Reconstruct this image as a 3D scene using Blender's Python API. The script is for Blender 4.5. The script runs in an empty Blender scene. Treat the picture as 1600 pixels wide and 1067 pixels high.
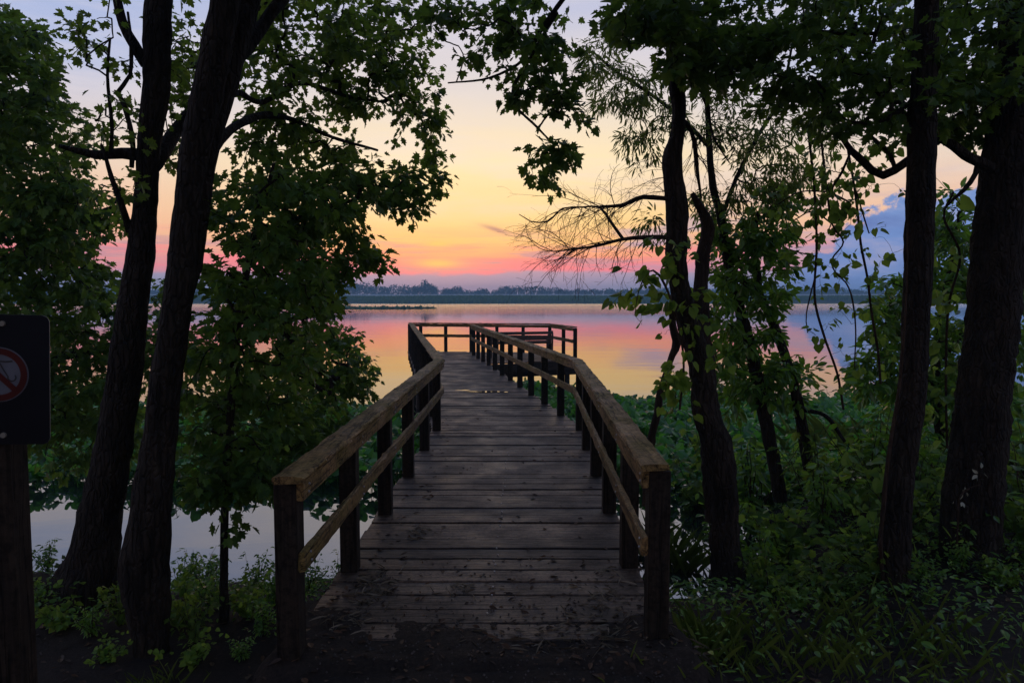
import bpy, math, random
import numpy as np
from mathutils import Vector, noise as mnoise

random.seed(7)
rng = np.random.default_rng(11)
scene = bpy.context.scene
COL = scene.collection
R = math.radians

# ------------------------------------------------------------------ camera
CAM_H = 1.87
FPX = 1067.0
PITCH = math.atan(67.5 / FPX)
cp, sp = math.cos(PITCH), math.sin(PITCH)


def P(px, py, d):
    """the point that stands d metres ahead on the line of sight of a photograph pixel"""
    x = (px - 800.0) / FPX
    y = (533.5 - py) / FPX
    dx, dy, dz = x, cp + y * sp, -sp + y * cp
    s = d / dy
    return np.array([dx * s, d, CAM_H + dz * s])


def px2m(r, d):
    return r * d / FPX


cam = bpy.data.cameras.new("camera")
cam_o = bpy.data.objects.new("camera", cam)
COL.objects.link(cam_o)
cam.sensor_width = 36.0
cam.lens = 36.0 * FPX / 1600.0
cam.clip_end = 5000
cam.clip_start = 0.05
cam_o.location = (0, 0, CAM_H)
cam_o.rotation_euler = (math.pi / 2 - PITCH, 0, 0)
scene.camera = cam_o

# ------------------------------------------------------------------ mesh buffer


CAND = np.array([(1, 0, 0), (0, 1, 0), (0, 0, 1), (1, 1, 0), (1, -1, 0), (1, 0, 1), (1, 0, -1), (0, 1, 1), (0, 1, -1), (1, 1, 1), (1, 1, -1), (1, -1, 1), (-1, 1, 1)], float)
CAND /= np.linalg.norm(CAND, axis=1, keepdims=True)


class Buf:
    def __init__(self):
        self.v = []
        self.n = 0
        self.loops = []
        self.tot = []
        self.mat = []
        self.smooth = []

    def add(self, verts, loops, tot, mat=0, smooth=False):
        verts = np.asarray(verts, np.float32).reshape(-1, 3)
        loops = np.asarray(loops, np.int32).ravel()
        tot = np.asarray(tot, np.int32).ravel()
        self.v.append(verts)
        self.loops.append(loops + self.n)
        self.tot.append(tot)
        self.mat.append(np.full(len(tot), mat, np.int32))
        self.smooth.append(np.full(len(tot), smooth, bool))
        self.n += len(verts)

    def faces(self, verts, faces, mat=0, smooth=False):
        loops = [i for f in faces for i in f]
        self.add(verts, loops, [len(f) for f in faces], mat, smooth)

    def build(self, name, mats, parent=None):
        me = bpy.data.meshes.new(name)
        v = np.concatenate(self.v)
        lo = np.concatenate(self.loops)
        to = np.concatenate(self.tot)
        me.vertices.add(len(v))
        me.vertices.foreach_set("co", v.ravel())
        me.loops.add(len(lo))
        me.loops.foreach_set("vertex_index", lo)
        me.polygons.add(len(to))
        st = np.concatenate([[0], np.cumsum(to)[:-1]]).astype(np.int32)
        me.polygons.foreach_set("loop_start", st)
        me.polygons.foreach_set("material_index", np.concatenate(self.mat))
        me.polygons.foreach_set("use_smooth", np.concatenate(self.smooth))
        me.update(calc_edges=True)
        me.validate()
        for m in (mats if isinstance(mats, (list, tuple)) else [mats]):
            me.materials.append(m)
        o = bpy.data.objects.new(name, me)
        COL.objects.link(o)
        if parent is not None:
            o.parent = parent
        return o

    # ---- shapes
    def box(self, c, s, rot=None, mat=0, bev=0.0):
        """box at centre c, full size s; rot = 3x3; small chamfer on the long edges when bev"""
        hx, hy, hz = np.array(s) / 2.0
        if bev > 0:
            b = bev
            prof = [(-hy + b, -hz), (hy - b, -hz), (hy, -hz + b), (hy, hz - b), (hy - b, hz), (-hy + b, hz), (-hy, hz - b), (-hy, -hz + b)]
            v = [(-hx, y, z) for y, z in prof] + [(hx, y, z) for y, z in prof]
            n = 8
            f = [tuple(reversed(range(n))), tuple(range(n, 2 * n))]
            f += [(i, (i + 1) % n, n + (i + 1) % n, n + i) for i in range(n)]
        else:
            v = [(x, y, z) for x in (-hx, hx) for y in (-hy, hy) for z in (-hz, hz)]
            f = [(0, 1, 3, 2), (4, 6, 7, 5), (0, 4, 5, 1), (2, 3, 7, 6), (0, 2, 6, 4), (1, 5, 7, 3)]
        v = np.array(v, float)
        if rot is not None:
            v = v @ np.asarray(rot).T
        self.faces(v + np.array(c, float), f, mat)

    def worn(self, a, b, w, h, mat=0, bev=0.008, wear=0.0025, seed=0):
        """a weathered board: the bar of beam() in many short lengths with chipped, wandering arrises"""
        rs = np.random.default_rng(seed)
        a = np.array(a, float)
        b = np.array(b, float)
        x = b - a
        L = np.linalg.norm(x)
        x /= L
        y = np.cross(np.array([0, 0, 1.0]), x)
        y /= np.linalg.norm(y)
        z = np.cross(x, y)
        n = max(4, int(L / 0.06))
        hy, hz = w / 2, h / 2
        prof = np.array([(-hy + bev, -hz), (hy - bev, -hz), (hy, -hz + bev), (hy, hz - bev), (hy - bev, hz), (hy * .3, hz), (-hy * .3, hz), (-hy + bev, hz), (-hy, hz - bev), (-hy, -hz + bev)])
        m = len(prof)
        off = rs.normal(0, wear, (n, m, 2))
        off = (off + np.roll(off, 1, 0) * .7) * (1 + 2.0 * (rs.random((n, m, 1)) < .05))
        bow = np.cumsum(rs.normal(0, wear * .25, n))
        v = a + x * np.linspace(0, L, n)[:, None, None] + y * (prof[None, :, 0:1] + off[..., 0:1]) + z * (prof[None, :, 1:2] + off[..., 1:2] + bow[:, None, None])
        f = [tuple(reversed(range(m))), tuple((n - 1) * m + i for i in range(m))]
        f += [(k * m + i, k * m + (i + 1) % m, (k + 1) * m + (i + 1) % m, (k + 1) * m + i) for k in range(n - 1) for i in range(m)]
        self.faces(v.reshape(-1, 3), f, mat)

    def beam(self, a, b, w, h, mat=0, bev=0.004, up=(0, 0, 1)):
        """rectangular bar from a to b; w across, h along up"""
        a = np.array(a, float)
        b = np.array(b, float)
        x = b - a
        L = np.linalg.norm(x)
        x /= L
        y = np.cross(np.array(up, float), x)
        y /= np.linalg.norm(y)
        z = np.cross(x, y)
        self.box((a + b) / 2, (L, w, h), np.stack([x, y, z], 1), mat, bev)

    def tube(self, pts, rad, sides=6, mat=0, rough=0.0, seed=0, cap=True, smooth=True):
        pts = np.asarray(pts, float)
        rad = np.asarray(rad, float)
        n = len(pts)
        t = np.gradient(pts, axis=0)
        t /= np.maximum(np.linalg.norm(t, axis=1, keepdims=True), 1e-9)
        ref = CAND[int(np.argmin(np.max(np.abs(t @ CAND.T), axis=0)))]
        u = ref - t * (t @ ref)[:, None]
        u /= np.linalg.norm(u, axis=1, keepdims=True)
        w = np.cross(t, u)
        ang = np.linspace(0, 2 * math.pi, sides, endpoint=False)
        rr = rad[:, None] * np.ones((n, sides))
        if rough > 0:
            rs = np.random.default_rng(seed + 5)
            ridge = rs.normal(0, 1, sides)
            lo = rs.normal(0, 1, (n, sides))
            lo = (lo + np.roll(lo, 1, 0) + np.roll(lo, 1, 1)) / 1.7
            rr = rr * (1 + rough * (0.5 * ridge[None] + 0.7 * lo))
        v = pts[:, None, :] + rr[..., None] * (np.cos(ang)[None, :, None] * u[:, None, :] + np.sin(ang)[None, :, None] * w[:, None, :])
        i = np.arange(n - 1)[:, None] * sides
        j = np.arange(sides)[None, :]
        j2 = (j + 1) % sides
        q = np.stack([i + j, i + j2, i + sides + j2, i + sides + j], -1).reshape(-1, 4)
        self.add(v, q, np.full(len(q), 4), mat, smooth)
        if cap and sides > 4:
            top = v[-1]
            self.add(top, np.arange(sides), [sides], mat, False)

    def leaves(self, tpl, pos, tip, nor, size, mat=0):
        """one small two-sided blade for every row of pos"""
        if len(pos) == 0:
            return
        verts, faces = tpl
        V = np.array(verts, float)
        pos = np.asarray(pos, float)
        t = np.asarray(tip, float)
        t = t / np.maximum(np.linalg.norm(t, axis=1, keepdims=True), 1e-9)
        nn = np.asarray(nor, float)
        nn = nn - t * np.sum(nn * t, 1, keepdims=True)
        nn /= np.maximum(np.linalg.norm(nn, axis=1, keepdims=True), 1e-6)
        b = np.cross(nn, t)
        N = len(pos)
        size = np.broadcast_to(np.asarray(size, float), (N,))
        jit = 1 + rng.normal(0, 0.07, (N, len(V), 1))
        v = (V[None, :, 0:1] * t[:, None] + V[None, :, 1:2] * jit * b[:, None] + V[None, :, 2:3] * nn[:, None]) * size[:, None, None] + pos[:, None]
        fl = np.array([i for f in faces for i in f])
        tot = np.array([len(f) for f in faces])
        off = (np.arange(N) * len(V))[:, None]
        self.add(v.reshape(-1, 3), (off + fl[None]).ravel(), np.tile(tot, N), mat, False)


def leaf_tpl(half, fold=0.18, droop=0.22):
    pts = [half[0]] + list(half[1:-1]) + [half[-1]]
    n = len(pts)
    z = lambda u, v: fold * abs(v) - droop * u * u
    right = [(u, v, z(u, v)) for u, v in pts]
    left = [(u, -v, z(u, v)) for u, v in pts[1:-1]]
    verts = right + left
    f1 = list(range(n))
    f2 = [n - 1] + [n + i for i in reversed(range(n - 2))] + [0]
    return verts, [f1[::-1], f2[::-1]]


MAPLE = leaf_tpl([(0, 0), (-0.12, 0.24), (0.10, 0.28), (0.26, 0.56), (0.38, 0.34), (0.66, 0.50), (0.60, 0.22), (0.80, 0.19), (1.0, 0)])
OVAL = leaf_tpl([(0, 0), (0.18, 0.17), (0.45, 0.24), (0.75, 0.15), (1.0, 0)])
HEART = leaf_tpl([(0, 0), (-0.14, 0.2), (0.0, 0.42), (0.35, 0.50), (0.72, 0.27), (1.0, 0)], 0.12, 0.2)
LANCE = leaf_tpl([(0, 0), (0.3, 0.10), (0.65, 0.09), (1.0, 0)], 0.1, 0.25)
PAD = leaf_tpl([(0.08, 0), (-0.10, 0.22), (0.05, 0.42), (0.40, 0.46), (0.75, 0.30), (0.95, 0)], -0.25, -0.15)
BLADE = leaf_tpl([(0, 0.0), (0.02, 0.005), (0.4, 0.006), (0.75, 0.004), (1.0, 0)], 0.1, 0.45)

# ------------------------------------------------------------------ materials


def mat_new(name):
    m = bpy.data.materials.new(name)
    m.use_nodes = True
    nt = m.node_tree
    nt.nodes.clear()
    return m, nt


def nd(nt, typ, **kw):
    n = nt.nodes.new(typ)
    for k, v in kw.items():
        if k == "inp":
            for kk, vv in v.items():
                n.inputs[kk].default_value = vv
        else:
            setattr(n, k, v)
    return n


def ramp(nt, fac, stops, interp="LINEAR"):
    r = nt.nodes.new("ShaderNodeValToRGB")
    r.color_ramp.interpolation = interp
    e = r.color_ramp.elements
    while len(e) < len(stops):
        e.new(0.5)
    for i, (p, c) in enumerate(stops):
        e[i].position = p
        e[i].color = (*c, 1) if len(c) == 3 else c
    if fac is not None:
        nt.links.new(fac, r.inputs[0])
    return r


def math_n(nt, op, a, b=None, c=None):
    n = nt.nodes.new("ShaderNodeMath")
    n.operation = op
    for i, x in enumerate((a, b, c)):
        if x is None:
            continue
        if isinstance(x, (int, float)):
            n.inputs[i].default_value = x
        else:
            nt.links.new(x, n.inputs[i])
    return n.outputs[0]


def srgb(r, g, b):
    f = lambda c: (c / 255 / 12.92) if c / 255 <= 0.04045 else ((c / 255 + 0.055) / 1.055) ** 2.4
    return (f(r), f(g), f(b))


def leaf_mat(name, cols, trans, rough=0.45, tfac=0.45, spec=0.22):
    m, nt = mat_new(name)
    out = nd(nt, "ShaderNodeOutputMaterial")
    geo = nd(nt, "ShaderNodeNewGeometry")
    rp = ramp(nt, geo.outputs["Random Per Island"], [(i / (len(cols) - 1), c) for i, c in enumerate(cols)])
    rt = ramp(nt, geo.outputs["Random Per Island"], [(0, tuple(0.6 * x for x in trans)), (1, trans)])
    pb = nd(nt, "ShaderNodeBsdfPrincipled", inp={"Roughness": rough, "Specular IOR Level": spec})
    nt.links.new(rp.outputs[0], pb.inputs["Base Color"])
    tr = nd(nt, "ShaderNodeBsdfTranslucent")
    nt.links.new(rt.outputs[0], tr.inputs["Color"])
    mx = nd(nt, "ShaderNodeMixShader", inp={0: tfac})
    nt.links.new(pb.outputs[0], mx.inputs[1])
    nt.links.new(tr.outputs[0], mx.inputs[2])
    nt.links.new(mx.outputs[0], out.inputs[0])
    return m


def bark_mat(name, c1, c2, scale=14.0, bump=0.6):
    m, nt = mat_new(name)
    out = nd(nt, "ShaderNodeOutputMaterial")
    tc = nd(nt, "ShaderNodeTexCoord")
    mp = nd(nt, "ShaderNodeMapping", inp={"Scale": (1, 1, 0.16)})
    nt.links.new(tc.outputs["Object"], mp.inputs[0])
    nz = nd(nt, "ShaderNodeTexNoise", inp={"Scale": scale * 2.2, "Detail": 6.0, "Roughness": 0.65})
    nt.links.new(mp.outputs[0], nz.inputs["Vector"])
    n2 = nd(nt, "ShaderNodeTexNoise", inp={"Scale": 2.5, "Detail": 4.0})
    nt.links.new(tc.outputs["Object"], n2.inputs["Vector"])
    f = math_n(nt, "ADD", math_n(nt, "MULTIPLY", nz.outputs["Fac"], 0.65), math_n(nt, "MULTIPLY", n2.outputs["Fac"], 0.35))
    rp = ramp(nt, f, [(0.38, c1), (0.62, c2)])
    pb = nd(nt, "ShaderNodeBsdfPrincipled", inp={"Roughness": 0.9, "Specular IOR Level": 0.2})
    nt.links.new(rp.outputs[0], pb.inputs["Base Color"])
    vo = nd(nt, "ShaderNodeTexVoronoi", feature="DISTANCE_TO_EDGE", inp={"Scale": scale * 2.4, "Randomness": 1.0})
    mv = nd(nt, "ShaderNodeMapping", inp={"Scale": (1, 1, 0.22)})
    wv = nd(nt, "ShaderNodeVectorMath", operation="ADD")
    nt.links.new(tc.outputs["Object"], mv.inputs[0])
    wn = nd(nt, "ShaderNodeTexNoise", inp={"Scale": 9.0, "Detail": 3.0})
    nt.links.new(tc.outputs["Object"], wn.inputs["Vector"])
    ws = nd(nt, "ShaderNodeVectorMath", operation="SCALE")
    ws.inputs["Scale"].default_value = 0.05
    nt.links.new(wn.outputs["Color"], ws.inputs[0])
    nt.links.new(mv.outputs[0], wv.inputs[0])
    nt.links.new(ws.outputs[0], wv.inputs[1])
    nt.links.new(wv.outputs[0], vo.inputs["Vector"])
    fur = ramp(nt, vo.outputs["Distance"], [(0.0, (0, 0, 0)), (0.22, (1, 1, 1))])
    hsum = math_n(nt, "ADD", math_n(nt, "MULTIPLY", nz.outputs["Fac"], 0.5), fur.outputs[0])
    bp = nd(nt, "ShaderNodeBump", inp={"Strength": bump, "Distance": 0.022})
    nt.links.new(hsum, bp.inputs["Height"])
    nt.links.new(bp.outputs[0], pb.inputs["Normal"])
    nt.links.new(pb.outputs[0], out.inputs[0])
    return m


def wood_mat(name, dark, light, moss, grain=(1.2, 26, 26), rough=0.75, moss_amt=0.5, var=0.5, crack=(0.5, 9, 9), sheen=0.15):
    """weathered timber: grain along local x, per-board variation, lichen and damp patches"""
    m, nt = mat_new(name)
    out = nd(nt, "ShaderNodeOutputMaterial")
    geo = nd(nt, "ShaderNodeNewGeometry")
    tc = nd(nt, "ShaderNodeTexCoord")
    # shift the texture for every board
    cx = nd(nt, "ShaderNodeCombineXYZ")
    s = math_n(nt, "MULTIPLY", geo.outputs["Random Per Island"], 37.0)
    nt.links.new(s, cx.inputs[0])
    nt.links.new(math_n(nt, "MULTIPLY", geo.outputs["Random Per Island"], 91.0), cx.inputs[2])
    va = nd(nt, "ShaderNodeVectorMath", operation="ADD")
    nt.links.new(tc.outputs["Object"], va.inputs[0])
    nt.links.new(cx.outputs[0], va.inputs[1])
    mp = nd(nt, "ShaderNodeMapping", inp={"Scale": grain})
    nt.links.new(va.outputs[0], mp.inputs[0])
    g = nd(nt, "ShaderNodeTexNoise", inp={"Scale": 1.6, "Detail": 7.0, "Roughness": 0.7, "Distortion": 0.6})
    nt.links.new(mp.outputs[0], g.inputs["Vector"])
    p = nd(nt, "ShaderNodeTexNoise", inp={"Scale": 2.2, "Detail": 5.0, "Roughness": 0.6})
    nt.links.new(tc.outputs["Object"], p.inputs["Vector"])
    f = math_n(nt, "ADD", math_n(nt, "MULTIPLY", g.outputs["Fac"], 0.7), math_n(nt, "MULTIPLY", math_n(nt, "SUBTRACT", geo.outputs["Random Per Island"], 0.5), 0.22 * var))
    rp = ramp(nt, f, [(0.24, dark), (0.46, light)])
    # long drying cracks
    mc = nd(nt, "ShaderNodeMapping", inp={"Scale": tuple(v * 1.0 for v in crack)})
    nt.links.new(va.outputs[0], mc.inputs[0])
    ck = nd(nt, "ShaderNodeTexNoise", inp={"Scale": 1.0, "Detail": 3.0, "Roughness": 0.6, "Distortion": 0.3})
    nt.links.new(mc.outputs[0], ck.inputs["Vector"])
    crk = ramp(nt, math_n(nt, "ABSOLUTE", math_n(nt, "SUBTRACT", ck.outputs["Fac"], 0.5)), [(0.0, (0, 0, 0)), (0.022, (1, 1, 1))])
    mfac = ramp(nt, p.outputs["Fac"], [(0.42, (0, 0, 0)), (0.62, (1, 1, 1))])
    mixc = nd(nt, "ShaderNodeMix", data_type="RGBA")
    nt.links.new(math_n(nt, "MULTIPLY", mfac.outputs[0], moss_amt), mixc.inputs[0])
    nt.links.new(rp.outputs[0], mixc.inputs[6])
    mixc.inputs[7].default_value = (*moss, 1)
    sp_ = nd(nt, "ShaderNodeTexNoise", inp={"Scale": 34.0, "Detail": 4.0, "Roughness": 0.7})
    nt.links.new(va.outputs[0], sp_.inputs["Vector"])
    spk = ramp(nt, sp_.outputs["Fac"], [(0.36, (0.35, 0.35, 0.35)), (0.55, (1.15, 1.15, 1.15))])
    mul = nd(nt, "ShaderNodeMix", data_type="RGBA", blend_type="MULTIPLY")
    mul.inputs[0].default_value = 1.0
    nt.links.new(mixc.outputs[2], mul.inputs[6])
    nt.links.new(spk.outputs[0], mul.inputs[7])
    m2 = nd(nt, "ShaderNodeMix", data_type="RGBA", blend_type="MULTIPLY")
    m2.inputs[0].default_value = 0.85
    nt.links.new(mul.outputs[2], m2.inputs[6])
    nt.links.new(crk.outputs[0], m2.inputs[7])
    pb = nd(nt, "ShaderNodeBsdfPrincipled", inp={"Roughness": rough, "Specular IOR Level": sheen})
    nt.links.new(m2.outputs[2], pb.inputs["Base Color"])
    rr = ramp(nt, p.outputs["Fac"], [(0.35, (rough - 0.25,) * 3), (0.6, (rough,) * 3)])
    nt.links.new(rr.outputs[0], pb.inputs["Roughness"])
    hh = math_n(nt, "ADD", g.outputs["Fac"], math_n(nt, "MULTIPLY", crk.outputs[0], 0.5))
    hh = math_n(nt, "ADD", hh, math_n(nt, "MULTIPLY", sp_.outputs["Fac"], 0.4))
    bp = nd(nt, "ShaderNodeBump", inp={"Strength": 0.8, "Distance": 0.008})
    nt.links.new(hh, bp.inputs["Height"])
    nt.links.new(bp.outputs[0], pb.inputs["Normal"])
    nt.links.new(pb.outputs[0], out.inputs[0])
    return m


def plain_mat(name, col, rough=0.6, spec=0.4, nscale=8.0, namt=0.25, metal=0.0):
    m, nt = mat_new(name)
    out = nd(nt, "ShaderNodeOutputMaterial")
    tc = nd(nt, "ShaderNodeTexCoord")
    nz = nd(nt, "ShaderNodeTexNoise", inp={"Scale": nscale, "Detail": 5.0})
    nt.links.new(tc.outputs["Object"], nz.inputs["Vector"])
    lo = tuple(c * (1 - namt) for c in col)
    hi = tuple(min(1, c * (1 + namt)) for c in col)
    rp = ramp(nt, nz.outputs["Fac"], [(0.35, lo), (0.65, hi)])
    pb = nd(nt, "ShaderNodeBsdfPrincipled", inp={"Roughness": rough, "Specular IOR Level": spec, "Metallic": metal})
    nt.links.new(rp.outputs[0], pb.inputs["Base Color"])
    nt.links.new(pb.outputs[0], out.inputs[0])
    return m


M = {}
M["maple"] = leaf_mat("maple_leaf", [(0.028, 0.070, 0.012), (0.050, 0.115, 0.018), (0.100, 0.170, 0.026)], (0.28, 0.42, 0.045), 0.42, 0.5)
M["maple_dark"] = leaf_mat("dark_maple_leaf", [(0.028, 0.070, 0.014), (0.048, 0.112, 0.018), (0.078, 0.150, 0.024)], (0.22, 0.36, 0.040), 0.42, 0.45)
M["oval"] = leaf_mat("shrub_leaf", [(0.022, 0.072, 0.010), (0.062, 0.165, 0.018), (0.155, 0.275, 0.034)], (0.28, 0.54, 0.040), 0.30, 0.40, 0.50)
M["grape"] = leaf_mat("vine_leaf", [(0.060, 0.145, 0.018), (0.095, 0.200, 0.026), (0.140, 0.240, 0.035)], (0.36, 0.52, 0.06), 0.40, 0.5)
M["willow"] = leaf_mat("willow_leaf", [(0.050, 0.100, 0.022), (0.080, 0.140, 0.034)], (0.30, 0.38, 0.06), 0.5, 0.5)
M["pad"] = leaf_mat("pond_leaf", [(0.012, 0.080, 0.014), (0.040, 0.185, 0.026), (0.110, 0.280, 0.034)], (0.14, 0.44, 0.04), 0.36, 0.42, 0.4)
M["grass"] = leaf_mat("grass_blade", [(0.060, 0.105, 0.018), (0.120, 0.150, 0.032)], (0.30, 0.40, 0.06), 0.5, 0.45)
M["straw"] = leaf_mat("dead_blade", [(0.10, 0.085, 0.06), (0.22, 0.19, 0.14)], (0.2, 0.17, 0.1), 0.6, 0.2)
M["dead_leaf"] = leaf_mat("dead_leaf", [(0.018, 0.012, 0.008), (0.045, 0.026, 0.014), (0.09, 0.045, 0.02)], (0.06, 0.03, 0.01), 0.6, 0.15)
M["pale_leaf"] = leaf_mat("pale_leaf", [(0.30, 0.32, 0.24), (0.42, 0.42, 0.32)], (0.3, 0.3, 0.2), 0.5, 0.3)
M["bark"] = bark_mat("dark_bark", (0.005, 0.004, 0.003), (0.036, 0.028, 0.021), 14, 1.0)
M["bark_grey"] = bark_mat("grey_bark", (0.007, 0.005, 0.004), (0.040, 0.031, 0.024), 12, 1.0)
M["bark_brown"] = bark_mat("brown_bark", (0.018, 0.012, 0.008), (0.065, 0.042, 0.028), 9)
M["dead_wood"] = bark_mat("dead_wood", (0.014, 0.010, 0.008), (0.050, 0.038, 0.031), 16)
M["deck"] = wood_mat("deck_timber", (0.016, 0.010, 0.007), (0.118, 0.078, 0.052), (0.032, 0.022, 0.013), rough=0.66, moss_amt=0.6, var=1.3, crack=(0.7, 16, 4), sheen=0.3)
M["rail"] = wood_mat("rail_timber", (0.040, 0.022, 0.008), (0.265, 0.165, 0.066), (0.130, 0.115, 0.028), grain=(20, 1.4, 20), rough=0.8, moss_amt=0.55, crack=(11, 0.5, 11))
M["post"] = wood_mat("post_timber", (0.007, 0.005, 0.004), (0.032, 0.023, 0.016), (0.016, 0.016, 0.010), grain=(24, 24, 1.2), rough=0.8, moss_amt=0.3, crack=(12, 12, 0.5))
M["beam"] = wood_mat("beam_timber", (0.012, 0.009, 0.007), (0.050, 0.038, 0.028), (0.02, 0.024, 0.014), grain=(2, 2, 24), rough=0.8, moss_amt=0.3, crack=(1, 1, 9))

# ------------------------------------------------------------------ tagging


def tag(o, label=None, cat=None, group=None, kind=None):
    if label:
        o["label"] = label
    if cat:
        o["category"] = cat
    if group:
        o["group"] = group
    if kind:
        o["kind"] = kind
    return o


def thing(name, label, cat, loc=(0, 0, 0), group=None):
    o = bpy.data.objects.new(name, None)
    o.empty_display_size = 0.2
    COL.objects.link(o)
    o.location = tuple(float(x) for x in loc)
    return tag(o, label, cat, group)


def adopt(o, root):
    """make a mesh built in world coordinates a part of root: move its origin to the root's base"""
    base = root
    while base.parent is not None:
        base = base.parent
    me = o.data
    co = np.empty(len(me.vertices) * 3, np.float32)
    me.vertices.foreach_get("co", co)
    co = co.reshape(-1, 3) - np.array(base.location, np.float32)
    me.vertices.foreach_set("co", co.ravel())
    me.update()
    o.parent = root
    return o


# ------------------------------------------------------------------ ground height
WATER_Z = -0.70


def sstep(a, b, x):
    t = min(1.0, max(0.0, (x - a) / (b - a)))
    return t * t * (3 - 2 * t)


def shore(x):
    """distance ahead at which the bank meets the water"""
    s = 6.7 - 0.55 * sstep(-0.9, -1.5, x)
    s += 0.9 * sstep(-3.5, -7, x)
    s -= 0.7 * sstep(-1.0, 1.3, x)
    s += 2.6 * sstep(2.1, 3.4, x)
    s += 1.2 * sstep(4.0, 9.0, x)
    return s


def ground_z(x, y):
    n = mnoise.noise(Vector((x * 0.9, y * 0.9, 3.1))) * 0.05 + mnoise.noise(Vector((x * 3.1, y * 3.1, 0.4))) * 0.022
    if y > 300:
        return -1.5 + 2.9 * sstep(322, 346, y) + 2.0 * sstep(350, 560, y) + 6 * sstep(700, 1400, y) + n
    s = shore(x) + 0.35 * mnoise.noise(Vector((x * 0.7, 2.2, 0)))
    z = -0.10 + n - 0.10 * sstep(2.5, 5.0, y)
    z += (WATER_Z - 0.02 + 0.20) * sstep(s - 2.0, s, y) * 1.0
    z += -1.3 * sstep(s - 0.2, s + 3.0, y)
    # trodden path running up to the boardwalk
    side = sstep(-1.5, -0.95, x) * (1 - sstep(0.75, 1.3, x))
    path = 0.012 + 0.5 * n
    k = side * (1 - sstep(3.42, 3.72, y))
    z = z * (1 - k) + path * k
    # ground falls away under the deck
    under = sstep(-1.25, -1.0, x) * (1 - sstep(0.8, 1.05, x)) * sstep(3.6, 4.0, y)
    z -= 0.22 * under
    return z


def axis(lo, hi, fine_lo, fine_hi, step, grow=1.13):
    xs = list(np.arange(fine_lo, fine_hi + 1e-6, step))
    s = step
    x = fine_lo
    left = []
    while x > lo:
        s *= grow
        x -= s
        left.append(max(x, lo))
    s = step
    x = xs[-1]
    right = []
    while x < hi:
        s *= grow
        x += s
        right.append(min(x, hi))
    return np.array(left[::-1] + xs + right)


def ground_material():
    m, nt = mat_new("woodland_soil")
    out = nd(nt, "ShaderNodeOutputMaterial")
    tc = nd(nt, "ShaderNodeTexCoord")
    a = nd(nt, "ShaderNodeTexNoise", inp={"Scale": 1.3, "Detail": 6.0, "Roughness": 0.65})
    b = nd(nt, "ShaderNodeTexNoise", inp={"Scale": 42.0, "Detail": 6.0, "Roughness": 0.8})
    for n in (a, b):
        nt.links.new(tc.outputs["Object"], n.inputs["Vector"])
    f = math_n(nt, "ADD", math_n(nt, "MULTIPLY", a.outputs["Fac"], 0.45), math_n(nt, "MULTIPLY", b.outputs["Fac"], 0.55))
    rp = ramp(nt, f, [(0.38, (0.007, 0.005, 0.004)), (0.54, (0.024, 0.017, 0.012)), (0.66, (0.075, 0.056, 0.042))])
    sx = nd(nt, "ShaderNodeSeparateXYZ")
    nt.links.new(tc.outputs["Object"], sx.inputs[0])
    far = nd(nt, "ShaderNodeMapRange", inp={1: 250.0, 2: 330.0})
    nt.links.new(sx.outputs[1], far.inputs[0])
    gr = ramp(nt, a.outputs["Fac"], [(0.3, (0.020, 0.040, 0.016)), (0.7, (0.055, 0.075, 0.028))])
    mx = nd(nt, "ShaderNodeMix", data_type="RGBA")
    nt.links.new(far.outputs[0], mx.inputs[0])
    nt.links.new(rp.outputs[0], mx.inputs[6])
    nt.links.new(gr.outputs[0], mx.inputs[7])
    pb = nd(nt, "ShaderNodeBsdfPrincipled", inp={"Roughness": 0.9, "Specular IOR Level": 0.2})
    nt.links.new(mx.outputs[2], pb.inputs["Base Color"])
    bp = nd(nt, "ShaderNodeBump", inp={"Strength": 0.7, "Distance": 0.02})
    nt.links.new(b.outputs["Fac"], bp.inputs["Height"])
    nt.links.new(bp.outputs[0], pb.inputs["Normal"])
    nt.links.new(pb.outputs[0], out.inputs[0])
    return m


def grid_mesh(name, xs, ys, zf, mat, smooth=True):
    b = Buf()
    nx, ny = len(xs), len(ys)
    v = np.array([(x, y, zf(x, y)) for y in ys for x in xs])
    i = np.arange(ny - 1)[:, None] * nx + np.arange(nx - 1)[None]
    q = np.stack([i, i + 1, i + nx + 1, i + nx], -1).reshape(-1, 4)
    b.add(v, q, np.full(len(q), 4), 0, smooth)
    return b.build(name, mat)


gx = axis(-1600, 1600, -6.5, 8.0, 0.11)
gy = np.concatenate([axis(-60, 315, 0.6, 10.5, 0.11), np.arange(319, 360, 4), np.arange(368, 600, 14), np.arange(640, 2400, 110)])
tag(grid_mesh("ground", gx, gy, ground_z, ground_material()), kind="structure")

# ------------------------------------------------------------------ water


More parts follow.
